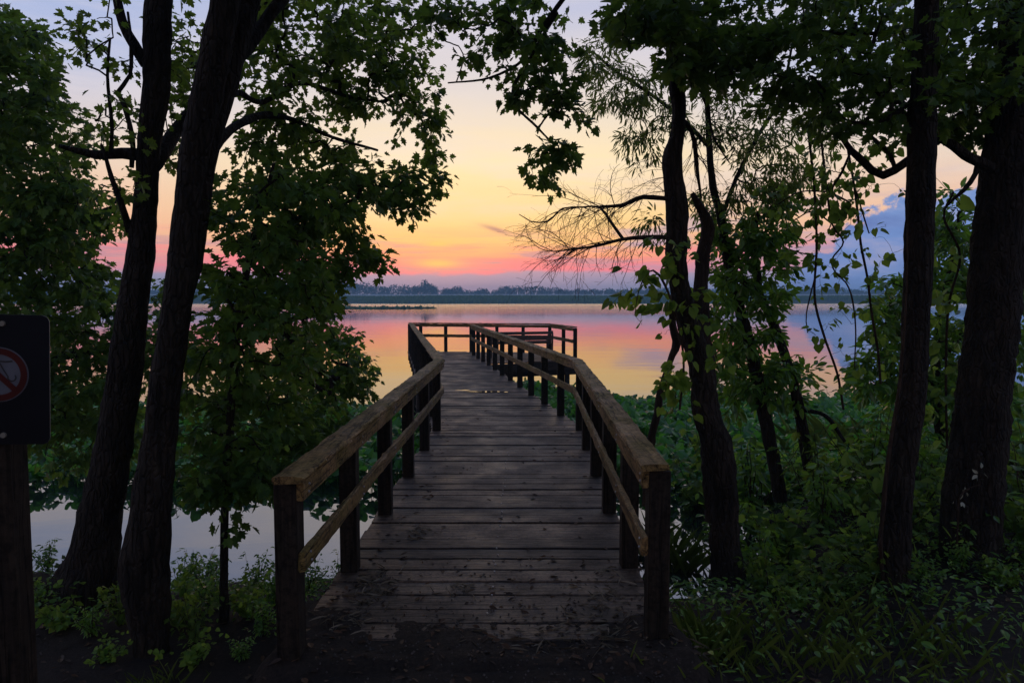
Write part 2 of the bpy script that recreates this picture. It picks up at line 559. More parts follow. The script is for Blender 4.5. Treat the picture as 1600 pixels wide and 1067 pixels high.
def water_material():
    m, nt = mat_new("lake_water")
    out = nd(nt, "ShaderNodeOutputMaterial")
    tc = nd(nt, "ShaderNodeTexCoord")
    mp = nd(nt, "ShaderNodeMapping", inp={"Scale": (0.35, 1.0, 1.0)})
    nt.links.new(tc.outputs["Object"], mp.inputs[0])
    n1 = nd(nt, "ShaderNodeTexNoise", inp={"Scale": 0.55, "Detail": 3.0, "Roughness": 0.5})
    n2 = nd(nt, "ShaderNodeTexNoise", inp={"Scale": 5.0, "Detail": 2.0})
    nt.links.new(mp.outputs[0], n1.inputs["Vector"])
    nt.links.new(mp.outputs[0], n2.inputs["Vector"])
    h = math_n(nt, "ADD", n1.outputs["Fac"], math_n(nt, "MULTIPLY", n2.outputs["Fac"], 0.08))
    # patches of breeze out on the lake, drawn out across the view
    mq = nd(nt, "ShaderNodeMapping", inp={"Scale": (0.012, 0.055, 1.0)})
    nt.links.new(tc.outputs["Object"], mq.inputs[0])
    n3 = nd(nt, "ShaderNodeTexNoise", inp={"Scale": 1.0, "Detail": 4.0, "Roughness": 0.6})
    nt.links.new(mq.outputs[0], n3.inputs["Vector"])
    pt = ramp(nt, n3.outputs["Fac"], [(0.40, (0.45, 0.45, 0.45)), (0.60, (1, 1, 1))])
    s0 = nd(nt, "ShaderNodeSeparateXYZ")
    nt.links.new(tc.outputs["Object"], s0.inputs[0])
    dr = nd(nt, "ShaderNodeMapRange", inp={1: 95.0, 2: 290.0, 3: 0.0, 4: 2.8})
    nt.links.new(s0.outputs[1], dr.inputs[0])
    h = math_n(nt, "ADD", math_n(nt, "MULTIPLY", h, 0.4), math_n(nt, "MULTIPLY", n2.outputs["Fac"], math_n(nt, "MULTIPLY", dr.outputs[0], pt.outputs[0])))
    bp = nd(nt, "ShaderNodeBump", inp={"Strength": 0.5, "Distance": 0.05})
    nt.links.new(h, bp.inputs["Height"])
    gl = nd(nt, "ShaderNodeBsdfGlossy", inp={"Color": (0.98, 0.98, 0.98, 1)})
    sy = nd(nt, "ShaderNodeSeparateXYZ")
    nt.links.new(tc.outputs["Object"], sy.inputs[0])
    mr = nd(nt, "ShaderNodeMapRange", inp={1: 95.0, 2: 280.0, 3: 0.02, 4: 0.12})
    nt.links.new(sy.outputs[1], mr.inputs[0])
    nt.links.new(mr.outputs[0], gl.inputs["Roughness"])
    df = nd(nt, "ShaderNodeBsdfDiffuse", inp={"Color": (0.012, 0.016, 0.014, 1)})
    fr = nd(nt, "ShaderNodeFresnel", inp={"IOR": 2.8})
    mx = nd(nt, "ShaderNodeMixShader")
    nt.links.new(bp.outputs[0], gl.inputs["Normal"])
    nt.links.new(fr.outputs[0], mx.inputs[0])
    nt.links.new(df.outputs[0], mx.inputs[1])
    nt.links.new(gl.outputs[0], mx.inputs[2])
    nt.links.new(mx.outputs[0], out.inputs[0])
    return m


b = Buf()
b.faces([(-1500, 4.5, WATER_Z), (1500, 4.5, WATER_Z), (1500, 345, WATER_Z), (-1500, 345, WATER_Z)], [(0, 1, 2, 3)])
tag(b.build("water", water_material()), kind="structure")

# ------------------------------------------------------------------ boardwalk
L0, LK, LE = np.array([-1.035, 3.36]), np.array([-0.975, 9.70]), np.array([-3.55, 24.3])
R0, RK, RE = np.array([0.69, 3.57]), np.array([0.875, 9.73]), np.array([-1.36, 22.4])
PB, PC, PD = np.array([1.30, 23.3]), np.array([1.86, 20.9]), np.array([-0.86, 19.6])


def xl(d):
    if d < LK[1]:
        return L0[0] + (LK[0] - L0[0]) * (d - L0[1]) / (LK[1] - L0[1])
    return LK[0] + (LE[0] - LK[0]) * (d - LK[1]) / (LE[1] - LK[1])


def xr(d):
    if d < RK[1]:
        return R0[0] + (RK[0] - R0[0]) * (d - R0[1]) / (RK[1] - R0[1])
    return RK[0] + (RE[0] - RK[0]) * (d - RK[1]) / (RE[1] - RK[1])


walk = thing("boardwalk", "weathered timber boardwalk with railings bending left to a platform over the lake", "boardwalk", (0, 3.7, 0))
PW = 0.115       # post width
OV = 0.15        # deck runs out under the posts

pl = Buf()
d = 3.64
while d < 24.3:
    w = random.choice((0.175, 0.185, 0.19, 0.195)) + random.uniform(-0.006, 0.006)
    m_ = d + w / 2
    x0 = xl(m_) - OV - random.uniform(0, 0.03)
    if m_ < PD[1]:
        x1 = xr(m_) + OV + random.uniform(0, 0.03)
    elif m_ < PC[1]:
        x1 = PD[0] + (PC[0] - PD[0]) * (m_ - PD[1]) / (PC[1] - PD[1]) + 0.12
    elif m_ < PB[1]:
        x1 = PC[0] + (PB[0] - PC[0]) * (m_ - PC[1]) / (PB[1] - PC[1]) + 0.12
    else:
        x1 = PB[0] + (LE[0] - PB[0]) * (m_ - PB[1]) / (LE[1] - PB[1]) + 0.10
    if x1 - x0 > 0.3:
        sk = random.gauss(0, 0.0016)
        dz = random.gauss(0, 0.0038)
        tl = random.gauss(0, 0.016)
        # board of several short lengths so its edge can wander
        n = 14
        xs = np.linspace(x0, x1, n)
        yo = np.cumsum(np.random.default_rng(int(d * 100)).normal(0, 0.0022, n))
        prof = [(-w / 2, -0.02), (w / 2, -0.02), (w / 2, 0.014), (w / 2 - 0.006, 0.02), (-w / 2 + 0.006, 0.02), (-w / 2, 0.014)]
        v = []
        for k in range(n):
            for (py, pz) in prof:
                v.append((xs[k], m_ + py * (1 - 0.0) + yo[k] + sk * (xs[k] - x0), -0.02 + pz + dz + tl * py + 0.001 * math.sin(k * 1.7 + d)))
        np_ = len(prof)
        f = [tuple(reversed(range(np_))), tuple((n - 1) * np_ + i for i in range(np_))]
        for k in range(n - 1):
            for i in range(np_):
                f.append((k * np_ + i, k * np_ + (i + 1) % np_, (k + 1) * np_ + (i + 1) % np_, (k + 1) * np_ + i))
        pl.faces(v, f)
    d += w + random.choice((0.007, 0.010, 0.014, 0.018))
deck = pl.build("deck", M["deck"])
adopt(deck, walk)

# nail heads and screws standing bright along the boards
nb = Buf()
d = 3.95
while d < 8.2:
    for off in (0.5,):
        x = (xl(d) + xr(d)) / 2 + 0.03 + random.gauss(0, 0.008)
        r_ = 0.0055
        a8 = np.linspace(0, 2 * math.pi, 8, endpoint=False)
        v = [(x + r_ * math.cos(t), d + r_ * math.sin(t), 0.0055 + random.uniform(0, 0.002)) for t in a8]
        v2 = [(p[0], p[1], -0.003) for p in v]
        nb.faces(v + v2, [tuple(range(8))] + [(i, i + 8, (i + 1) % 8 + 8, (i + 1) % 8) for i in range(8)])
    d += random.choice((0.06, 0.12, 0.125, 0.13, 0.25))
nails = nb.build("nail_row", plain_mat("galvanised_steel", (0.34, 0.34, 0.34), 0.45, 0.5, 30, 0.2, 0.6))
nails["kind"] = "stuff"
adopt(nails, walk)


def post(x, y, z0=-0.30, z1=0.955, w=PW, part="post"):
    q = Buf()
    q.box((0, 0, (z0 + z1) / 2), (z1 - z0, w, w), np.array([[0, 0, 1], [0, 1, 0], [-1, 0, 0]]).T, 0, 0.006)
    v = q.v[0]
    a = random.gauss(0, 0.012)
    ca, sa = math.cos(a), math.sin(a)
    q.v[0] = np.stack([v[:, 0] * ca - v[:, 1] * sa + x, v[:, 0] * sa + v[:, 1] * ca + y, v[:, 2]], 1).astype(np.float32)
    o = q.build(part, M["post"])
    adopt(o, walk)


def rail_run(p, q, side, posts, z_cap=1.0, both=True):
    """posts, cap, face board and mid rail from p to q (inner line of the rail); side = outward sign"""
    p3, q3 = np.array([*p, 0]), np.array([*q, 0])
    u = (q3 - p3) / np.linalg.norm(q3 - p3)
    nrm = np.cross(u, np.array([0, 0, 1.0])) * side
    for t in posts:
        c = p3 + (q3 - p3) * t + nrm * (0.036 + PW / 2)
        post(c[0], c[1], -0.34 if c[1] > 4 else -0.25)
    bits = []
    up = np.array([0, 0, 1.0])
    q = Buf()
    L = np.linalg.norm(q3 - p3)
    # cap of one or two lengths
    nseg = max(1, int(round(L / 4.2)))
    for k in range(nseg):
        a = p3 + u * (L * k / nseg + (0.0 if k else -0.05)) + nrm * 0.062 + up * (z_cap - 0.02 + random.gauss(0, 0.003))
        b_ = p3 + u * (L * (k + 1) / nseg - 0.004 + (0.02 if k == nseg - 1 else 0)) + nrm * 0.062 + up * (z_cap - 0.02 + random.gauss(0, 0.003))
        q.worn(a, b_, 0.152, 0.038, 0, 0.011, 0.0022, int(a[1] * 37) + k)
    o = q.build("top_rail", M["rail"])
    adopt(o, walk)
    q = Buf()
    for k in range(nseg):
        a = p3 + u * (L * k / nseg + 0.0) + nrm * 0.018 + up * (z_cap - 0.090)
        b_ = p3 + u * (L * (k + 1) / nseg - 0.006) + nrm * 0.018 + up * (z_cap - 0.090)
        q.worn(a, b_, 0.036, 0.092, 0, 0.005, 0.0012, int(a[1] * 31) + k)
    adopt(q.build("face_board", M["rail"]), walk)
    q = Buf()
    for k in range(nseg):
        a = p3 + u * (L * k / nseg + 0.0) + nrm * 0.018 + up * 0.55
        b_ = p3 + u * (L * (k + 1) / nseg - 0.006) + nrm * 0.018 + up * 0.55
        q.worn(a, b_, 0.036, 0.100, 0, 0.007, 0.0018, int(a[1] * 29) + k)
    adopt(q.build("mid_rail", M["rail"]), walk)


def bolts(p, q, side, ts):
    p3, q3 = np.array([*p, 0.0]), np.array([*q, 0.0])
    u = (q3 - p3) / np.linalg.norm(q3 - p3)
    nrm = np.cross(u, np.array([0, 0, 1.0])) * side
    b_ = Buf()
    for t in ts:
        for z in (0.93, 0.89, 0.575, 0.525):
            c = p3 + (q3 - p3) * t + np.array([0, 0, z]) + u * random.uniform(-.02, .02) + nrm * 0.001
            b_.tube([c, c - nrm * 0.007], [0.008, 0.006], 6, 0)
    o = b_.build("bolt_heads", bpy.data.materials["galvanised_steel"])
    o["kind"] = "stuff"
    adopt(o, walk)


bolts(L0, LK, -1, [0.012] + list(np.linspace(0.2, 0.98, 5)))
bolts(R0, RK, 1, [0.012] + list(np.linspace(0.18, 0.98, 5)))
rail_run(L0 + np.array([0, -0.02]), LK, -1, [0.008] + list(np.linspace(0.2, 0.985, 5)))
rail_run(LK, LE, -1, np.linspace(0.075, 1.0, 12))
rail_run(R0, RK, 1, [0.008] + list(np.linspace(0.18, 0.985, 5)))
rail_run(RK, RE, 1, np.linspace(0.085, 0.995, 11))
rail_run(LE + np.array([-0.02, 0.02]), PB, -1, np.linspace(0.06, 0.995, 6))
rail_run(PB, PC, -1, [0.5, 0.985])

# beams under the deck and piles
bm = Buf()


def under(p, q, inset, h=0.22, z=-0.155):
    bm.beam((p[0] + inset, p[1], z), (q[0] + inset, q[1], z), 0.06, h, 0, 0.004)


under((L0[0], 3.9), LK, -0.06)
under(LK, LE, -0.06)
under((R0[0], 3.9), RK, 0.06)
under(RK, PD, 0.06)
bm.beam((PD[0] + 0.1, PD[1] - 0.03, -0.17), (PC[0] + 0.05, PC[1] - 0.03, -0.17), 0.05, 0.25, 0)
bm.beam((PC[0] + 0.06, PC[1], -0.17), (PB[0] + 0.06, PB[1], -0.17), 0.05, 0.25, 0)
bm.beam((PD[0] - 0.6, PD[1] + 0.35, -0.40), (PC[0] + 0.12, PC[1] + 0.35, -0.40), 0.10, 0.20, 0)
bm.beam((LE[0], LE[1] + 0.03, -0.17), (PB[0], PB[1] + 0.03, -0.17), 0.05, 0.25, 0)
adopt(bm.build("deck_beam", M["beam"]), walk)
for (x, y) in [(-1.1, 7.2), (0.9, 7.2), (-1.08, 9.75), (0.98, 9.75), (-1.6, 12.8), (0.45, 12.8), (-2.15, 15.8), (-0.1, 15.8), (-2.65, 18.8), (-0.6, 19.9),
               (0.55, 20.55), (1.72, 21.2), (1.25, 23.2), (-1.1, 23.6), (-3.45, 24.1)]:
    q = Buf()
    q.tube([(x, y, -2.1), (x, y, -0.30)], [0.085, 0.08], 10, 0, 0.03, int(x * 10 + 50))
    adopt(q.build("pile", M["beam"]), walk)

# ------------------------------------------------------------------ bench on the platform
bench = thing("bench", "dark slatted bench on the platform at the end of the boardwalk", "bench", (0.33, 21.55, 0))
bdir = np.array([1.0, 0.30, 0])
bdir /= np.linalg.norm(bdir)
bfw = np.cross(np.array([0, 0, 1.0]), bdir)      # towards the lake
bc = np.array([0.33, 21.55, 0.0])
HL = 0.98
dark_paint = plain_mat("dark_bench_timber", (0.055, 0.036, 0.026), 0.6, 0.4, 14, 0.35)


def bench_slat(off, z, w, h, name):
    q = Buf()
    q.beam(bc - bdir * HL + bfw * off + np.array([0, 0, z]), bc + bdir * HL + bfw * off + np.array([0, 0, z]), w, h, 0, 0.006)
    adopt(q.build(name, dark_paint), bench)


bench_slat(0.00, 0.77, 0.04, 0.09, "back_slat")
bench_slat(0.02, 0.61, 0.04, 0.15, "back_slat")
bench_slat(0.03, 0.495, 0.04, 0.06, "back_slat")
for k in range(4):
    bench_slat(0.12 + 0.115 * k, 0.44, 0.10, 0.04, "seat_slat")
for s in (-1, 1):
    q = Buf()
    e = bc + bdir * (HL + 0.03) * s
    pts = [e + bfw * 0.02, e + bfw * 0.01 + [0, 0, 0.4], e + bfw * -0.01 + [0, 0, 0.72], e + bfw * 0.02 + [0, 0, 0.815], e + bfw * 0.12 + [0, 0, 0.80], e + bfw * 0.42 + [0, 0, 0.66],
           e + bfw * 0.50 + [0, 0, 0.58], e + bfw * 0.51 + [0, 0, 0.4], e + bfw * 0.51]
    q.tube(pts, [0.028] * len(pts), 8)
    q.tube([e + bfw * 0.02 + [0, 0, 0.41], e + bfw * 0.51 + [0, 0, 0.41]], [0.024, 0.024], 8)
    adopt(q.build("end_frame", dark_paint), bench)

# ------------------------------------------------------------------ sign
SD = 2.0
sc_ = P(-2, 593, SD)
sign = thing("warning_sign", "small dark metal sign with a red no fishing circle on a timber post", "sign", (sc_[0], SD, 0.0))
rot = Vector((0, 0, 0))
dark_metal = plain_mat("dark_sign_paint", (0.005, 0.006, 0.009), 0.6, 0.12, 5, 0.2)
edge_m = plain_mat("sign_edge", (0.16, 0.15, 0.12), 0.5, 0.5, 20, 0.2)
sw, sh, rc = 0.274, 0.385, 0.022


def rrect(w, h, r, n=6):
    out = []
    for cx, cy, a0 in ((w / 2 - r, h / 2 - r, 0), (-w / 2 + r, h / 2 - r, 90), (-w / 2 + r, -h / 2 + r, 180), (w / 2 - r, -h / 2 + r, 270)):
        for k in range(n + 1):
            a = R(a0 + 90 * k / n)
            out.append((cx + r * math.cos(a), cy + r * math.sin(a)))
    return out


def sign_xf(v, yoff):
    """local (x, z) of the panel to world; panel leans 2 degrees and turns slightly to the path"""
    a, bt = R(-1.9), R(9)
    out = []
    for x, z in v:
        X = x * math.cos(a) - z * math.sin(a)
        Z = x * math.sin(a) + z * math.cos(a)
        out.append((sc_[0] + X * math.cos(bt) - yoff * math.sin(bt), SD + X * math.sin(bt) + yoff * math.cos(bt), sc_[2] + Z))
    return out


def sheet(poly, y_front, y_back, mat, name, parent, holes=None, edge=None):
    q = Buf()
    n = len(poly)
    v = sign_xf(poly, y_front) + sign_xf(poly, y_back)
    q.faces(v, [tuple(range(n)), tuple(range(2 * n - 1, n - 1, -1))], 0)
    q.faces(v, [(i, n + i, n + (i + 1) % n, (i + 1) % n) for i in range(n)], 1 if edge else 0)
    o = q.build(name, [mat, edge] if edge else mat)
    adopt(o, parent)
    return o


panel = sheet(rrect(sw, sh, rc), 0.0, 0.004, dark_metal, "panel", sign, edge=edge_m)
for zz in (0.165, -0.165):
    q = Buf()
    c0 = np.array(sign_xf([(0.012, zz)], -0.006)[0])
    c1 = np.array(sign_xf([(0.012, zz)], 0.001)[0])
    q.tube([c1, c0], [0.009, 0.008], 8, 0)
    adopt(q.build("bolt", edge_m), sign)
white_m = plain_mat("faded_white_paint", (0.10, 0.105, 0.125), 0.6, 0.12, 12, 0.15)
red_m = plain_mat("faded_red_paint", (0.060, 0.011, 0.009), 0.6, 0.12, 12, 0.15)
black_m = plain_mat("black_print", (0.015, 0.015, 0.018), 0.5, 0.4)
cz = 0.015
disc = [(0.081 * math.cos(t), cz + 0.081 * math.sin(t)) for t in np.linspace(0, 2 * math.pi, 48, endpoint=False)]
dsk = sheet(disc, -0.001, 0.0, white_m, "emblem", sign)


def ring(r0, r1, yf, mat, name, parent):
    q = Buf()
    ts = np.linspace(0, 2 * math.pi, 64, endpoint=False)
    v = sign_xf([(r1 * math.cos(t), cz + r1 * math.sin(t)) for t in ts] + [(r0 * math.cos(t), cz + r0 * math.sin(t)) for t in ts], yf)
    q.faces(v, [(i, (i + 1) % 64, 64 + (i + 1) % 64, 64 + i) for i in range(64)])
    return adopt(q.build(name, mat), parent)


def strip(pts, w, yf, mat, name, parent):
    pts = np.array(pts, float)
    t = np.gradient(pts, axis=0)
    t /= np.linalg.norm(t, axis=1, keepdims=True)
    nn = np.stack([-t[:, 1], t[:, 0]], 1) * w / 2
    a, c = pts + nn, pts - nn
    n = len(pts)
    q = Buf()
    q.faces(sign_xf(list(map(tuple, a)) + list(map(tuple, c)), yf), [(i, i + 1, n + i + 1, n + i) for i in range(n - 1)])
    return adopt(q.build(name, mat), parent)


ring(0.060, 0.078, -0.003, red_m, "ring", dsk)
strip([(-0.048, cz + 0.048), (0.048, cz - 0.048)], 0.016, -0.003, red_m, "slash", dsk)
rod = [(-0.050, cz + 0.010), (-0.020, cz + 0.034), (0.0, cz + 0.040), (0.020, cz + 0.038), (0.038, cz + 0.040)]
strip(rod, 0.005, -0.002, black_m, "fishing_rod", dsk)
hook = [(0.004, cz + 0.034), (0.014, cz + 0.014), (0.026, cz - 0.006)] + [(0.036 + 0.011 * math.cos(t), cz - 0.008 + 0.011 * math.sin(t)) for t in np.linspace(R(190), R(400), 10)]
strip(hook, 0.004, -0.002, black_m, "hook", dsk)
q = Buf()
pc = P(0, 593, SD + 0.07)
q.box((0, 0, 0), (2.0, 0.10, 0.10), np.array([[0, 0, 1], [0, 1, 0], [-1, 0, 0]]).T, 0, 0.007)
v = q.v[0]
a = R(6)
q.v[0] = np.stack([v[:, 0] * math.cos(a) - v[:, 1] * math.sin(a) + pc[0] + 0.0, v[:, 0] * math.sin(a) + v[:, 1] * math.cos(a) + SD + 0.062, v[:, 2] + 0.64], 1).astype(np.float32)
adopt(q.build("post", M["post"]), sign)

# ------------------------------------------------------------------ trees


def catmull(pts, step):
    """smooth polyline through rows (x, y, z, r) resampled about every step metres"""
    p = np.array(pts, float)
    if len(p) == 2:
        n = max(2, int(np.linalg.norm(p[1, :3] - p[0, :3]) / step) + 1)
        return p[0] + (p[1] - p[0]) * np.linspace(0, 1, n)[:, None]
    q = np.vstack([2 * p[0] - p[1], p, 2 * p[-1] - p[-2]])
    out = []
    for i in range(1, len(q) - 2):
        a, b, c, d_ = q[i - 1], q[i], q[i + 1], q[i + 2]
        n = max(1, int(np.linalg.norm(c[:3] - b[:3]) / step))
        for t in np.linspace(0, 1, n, endpoint=False):
            out.append(0.5 * (2 * b + (c - a) * t + (2 * a - 5 * b + 4 * c - d_) * t * t + (3 * b - a - 3 * c + d_) * t ** 3))
    out.append(p[-1])
    out = np.array(out)
    out[:, 3] = np.maximum(out[:, 3], 0.002)
    return out


def stem(rows):
    """rows of (px, py, half width px, d) -> world rows (x, y, z, r)"""
    return [(*P(px, py, d), 0.93 * px2m(hw, d)) for px, py, hw, d in rows]


def ell(px, py, rx, ry, d, dd, n, tilt=0.0):
    out = []
    ct, st = math.cos(R(tilt)), math.sin(R(tilt))
    while len(out) < n:
        a, c = rng.uniform(-1, 1, 2)
        if a * a + c * c > 1:
            continue
        x, y = a * rx, c * ry
        out.append(P(px + x * ct - y * st, py + x * st + y * ct, d + rng.uniform(-dd, dd)))
    return out


class Tree:
    def __init__(self, name, label, cat, base, group=None):
        base = (base[0], base[1], base[2])
        self.root = thing(name, label, cat, base, group)
        self.nodes = []     # xyz of skeleton points
        self.seed = random.randint(0, 9999)

    def trunk(self, stems, mat, part="trunk", sides=18, step=0.05, rough=0.055):
        q = Buf()
        for k, s in enumerate(stems):
            p = catmull(s, step)
            q.tube(p[:, :3], p[:, 3], sides, 0, rough, self.seed + k)
            self.nodes += list(p[:, :3])
        o = q.build(part, mat)
        adopt(o, self.root)
        return o

    def limb(self, rows, mat, sides=8, part="limb", step=0.06, rough=0.08):
        return self.trunk([rows], mat, part, sides, step, rough)

    def crown(self, att, mats, tpl, keep=1.0, **kw):
        att = [a for a in att if rng.random() < keep and not (a[0] > -1.32 and a[0] < 1.0 and a[1] < 10 and a[2] < 1.35)]
        return self._crown(att, mats, tpl, **kw)

    def _crown(self, att, mats, tpl, size=0.11, per=9, spread=0.10, droop=0.45, r0=0.0022, maxr=0.03, sag=0.08, part="crown", leafy=1.0, exp=0.45, flat=0.55, wig=0.16, min_t=0.25, jit=0.03):
        """grow twigs from the skeleton to every attractor and hang leaves on them"""
        att = np.array(att)
        nod = np.array(self.nodes)
        # nearest trunk point first
        dd = np.array([np.min(np.sum((nod - a) ** 2, 1)) for a in att])
        order = np.argsort(dd)
        K = 5
        cap = len(nod) + len(att) * K
        pos = np.zeros((cap, 3))
        pos[: len(nod)] = nod
        par = np.full(cap, -1)
        cnt = np.zeros(cap)
        n = len(nod)
        base_n = n
        paths = []
        for i in order:
            a = att[i]
            dist = np.sum((pos[:n] - a) ** 2, 1)
            j = int(np.argmin(dist))
            L = math.sqrt(dist[j])
            if L < 0.02:
                continue
            s = pos[j].copy()
            idx = [j]
            prev = j
            side = rng.normal(0, 1, 3) * wig * L
            for k in range(1, K + 1):
                t = k / K
                bump = math.sin(math.pi * t)
                pt = s + (a - s) * t + side * bump * (0.6 + 0.4 * math.sin(5 * t)) + np.array([0, 0, sag * L * bump]) + rng.normal(0, jit * L, 3) * (k < K)
                pos[n] = pt
                par[n] = prev
                prev = n
                idx.append(n)
                n += 1
            paths.append(idx)
        # load on every node gives the twig thickness
        for idx in paths:
            cnt[idx[-1]] += 1
        for k in range(n - 1, base_n - 1, -1):
            if par[k] >= base_n:
                cnt[par[k]] += cnt[k]
        q = Buf()
        LP, LT, LN = [], [], []
        for idx in paths:
            pp = pos[idx]
            c = np.maximum(cnt[idx], 1)
            if idx[0] < base_n:
                c[0] = c[1]
            else:
                c[0] = min(c[0], c[1] * 1.3)
            rr = np.minimum(r0 * c ** exp, maxr)
            q.tube(pp, rr, 5 if rr[0] > 0.008 else 4, 0, cap=False)
            m = rng.poisson(per) if leafy > 0 else 0
            if m:
                t = rng.uniform(min_t, 1.0, m) * (len(idx) - 1)
                i0 = np.minimum(t.astype(int), len(idx) - 2)
                f = (t - i0)[:, None]
                p0 = pp[i0] * (1 - f) + pp[i0 + 1] * f
                dirn = pp[-1] - pp[0]
                dirn = dirn / (np.linalg.norm(dirn) + 1e-6)
                off = rng.normal(0, 1, (m, 3))
                off /= np.linalg.norm(off, axis=1, keepdims=True)
                off = off + dirn * 0.4
                off[:, 2] *= 0.8
                p1 = p0 + off * spread * rng.uniform(0.25, 1.0, (m, 1))
                tip = off * 0.9 + dirn * 0.3 + np.array([0, 0, -droop]) + rng.normal(0, 0.25, (m, 3))
                nor = np.array([0, 0, 1.0]) + rng.normal(0, flat, (m, 3))
                LP.append(p1)
                LT.append(tip)
                LN.append(nor)
        if LP:
            LP, LT, LN = map(np.concatenate, (LP, LT, LN))
            q.leaves(tpl, LP, LT, LN, size * rng.choice([0.5, 0.7, 0.9, 1.05, 1.2, 1.35], len(LP), p=[.12, .18, .25, .22, .15, .08]) * rng.uniform(.9, 1.1, len(LP)), 1)
        o = q.build(part, mats)
        adopt(o, self.root)
        return o


mb = M["bark"]
# --- leaning tree by the sign
DA = 4.6
tA = Tree("maple_tree", "leaning dark maple trunk left of its twin, nearest the sign", "tree", P(125, 940, DA), "maple trees left of the boardwalk")
A_rows = [(118, 955, 72, DA), (128, 925, 55, DA), (140, 895, 47, DA), (149, 850, 38, DA), (158, 800, 34, DA), (180, 681, 28.5, DA), (195, 587, 28, DA), (209, 465, 23, DA), (219, 400, 22, DA), (229, 300, 18, DA),
          (233, 230, 18, DA), (244, 130, 21, DA), (248, 0, 21, DA), (258, -150, 17, DA + 0.1), (270, -400, 10, DA + 0.3), (290, -620, 5, DA + 0.4)]
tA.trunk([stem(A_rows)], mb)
tA.limb(stem([(228, 100, 10, DA), (210, 72, 9, DA), (193, 40, 8, DA), (183, 0, 7, DA), (170, -70, 5, DA + .1), (150, -160, 3, DA + .2)]), mb)
tA.limb(stem([(222, 243, 10, DA), (190, 240, 9, DA), (150, 243, 7, DA - .05), (120, 236, 5, DA - .1), (92, 228, 3, DA - .15)]), mb)
tA.limb(stem([(238, 262, 12, DA + .05), (255, 235, 12, DA + .2), (275, 205, 11, DA + .4), (305, 168, 9, DA + .6), (350, 110, 7, DA + .9), (400, 30, 5, DA + 1.1), (450, -60, 3, DA + 1.2)]), mb)
tA.limb(stem([(206, 262, 4, DA - .05), (207, 215, 4, DA - .1), (192, 160, 4, DA - .1), (184, 145, 4, DA - .12), (203, 118, 3, DA - .1), (205, 70, 3, DA - .1), (200, 20, 2, DA)]), mb)
tA.limb(stem([(172, 242, 3, DA - .1), (175, 200, 3, DA - .1), (168, 120, 2.5, DA - .1), (172, 60, 2, DA)]), mb)
tA.limb(stem([(203, 362, 6, DA - .02), (190, 320, 5, DA - .1), (175, 280, 4, DA - .1), (165, 245, 3, DA - .1), (158, 225, 2, DA - .1)]), mb)
att = ell(155, 70, 60, 90, 4.5, .5, 34) + ell(185, 200, 50, 50, 4.6, .4, 12) + ell(180, 320, 40, 60, 4.8, .5, 18) + ell(280, 60, 60, 120, 5.3, .6, 80) + ell(240, -150, 220, 150, 5.0, 1.2, 150) \
    + ell(275, 215, 40, 60, 5.2, .4, 26) + ell(300, 130, 50, 60, 5.6, .4, 26)
tA.crown(att, [mb, M["maple"]], MAPLE, 0.62, size=0.050, per=10, spread=0.085)

# --- twin tree with the forked stem
DB = 3.78
tB = Tree("maple_tree", "thick dark maple trunk forking into two stems, second from the sign", "tree", P(230, 1040, DB), "maple trees left of the boardwalk")
B1 = [(240, 1065, 36, DB), (238, 1035, 28, DB), (235, 1000, 29, DB), (229, 930, 37, DB), (227, 880, 39, DB), (236, 800, 33, DB), (250, 681, 26.5, DB), (261, 587, 25, DB), (279, 465, 23, DB),
      (285, 400, 22, DB), (296, 290, 21, DB), (312, 200, 24, DB), (328, 130, 24, DB), (352, 0, 22, DB), (375, -200, 17, DB - .1), (405, -500, 9, DB - .2), (420, -700, 4, DB - .2)]
B2 = [(270, 560, 10, DB), (284, 480, 14, DB + .03), (301, 400, 16, DB + .08), (310, 330, 17, DB + .1), (323, 240, 17, DB + .1), (350, 130, 20, DB + .12), (372, 60, 18, DB + .15), (390, 0, 17, DB + .2), (430, -150, 12, DB + .3), (490, -350, 7, DB + .4), (520, -520, 3, DB + .5)]
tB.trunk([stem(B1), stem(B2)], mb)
tB.limb(stem([(372, 88, 11, DB + .15), (392, 66, 11, DB + .25), (412, 38, 10, DB + .35), (440, 0, 9, DB + .45), (490, -50, 7, DB + .9), (560, -80, 5, DB + 1.5)]), mb)
tB.limb(stem([(330, 238, 9, DB + .1), (350, 212, 8, DB + .25), (378, 192, 7, DB + .5), (415, 180, 6, DB + .8), (460, 188, 4, DB + 1.1), (520, 215, 3, DB + 1.5), (590, 235, 2, DB + 1.9)]), mb)
tB.limb(stem([(340, 180, 6, DB + .15), (370, 145, 5, DB + .4), (410, 160, 4, DB + .8), (470, 130, 3.5, DB + 1.3), (540, 150, 3, DB + 1.9), (600, 160, 2, DB + 2.3)]), mb)
att = ell(480, 50, 100, 70, 5.6, .8, 110) + ell(570, 90, 75, 75, 6.0, .6, 90) + ell(625, 60, 55, 70, 6.2, .5, 48) + ell(420, 110, 60, 60, 5.2, .6, 40) \
    + ell(590, 155, 60, 45, 6.0, .4, 36) + ell(545, 165, 40, 40, 5.8, .4, 16) + ell(668, 160, 28, 60, 6.2, .3, 26) + ell(680, 225, 14, 45, 6.2, .2, 13) + ell(620, 215, 14, 22, 6.0, .2, 4) \
    + ell(440, 190, 70, 30, 5.2, .4, 28) + ell(500, 235, 60, 25, 5.6, .4, 24) + ell(420, 245, 60, 30, 5.0, .4, 22) \
    + ell(480, -120, 190, 120, 5.2, 1.4, 150) + ell(700, -150, 150, 120, 5.4, 1.2, 60)
tB.crown(att, [mb, M["maple"]], MAPLE, 0.78, size=0.057, per=13, spread=0.10)

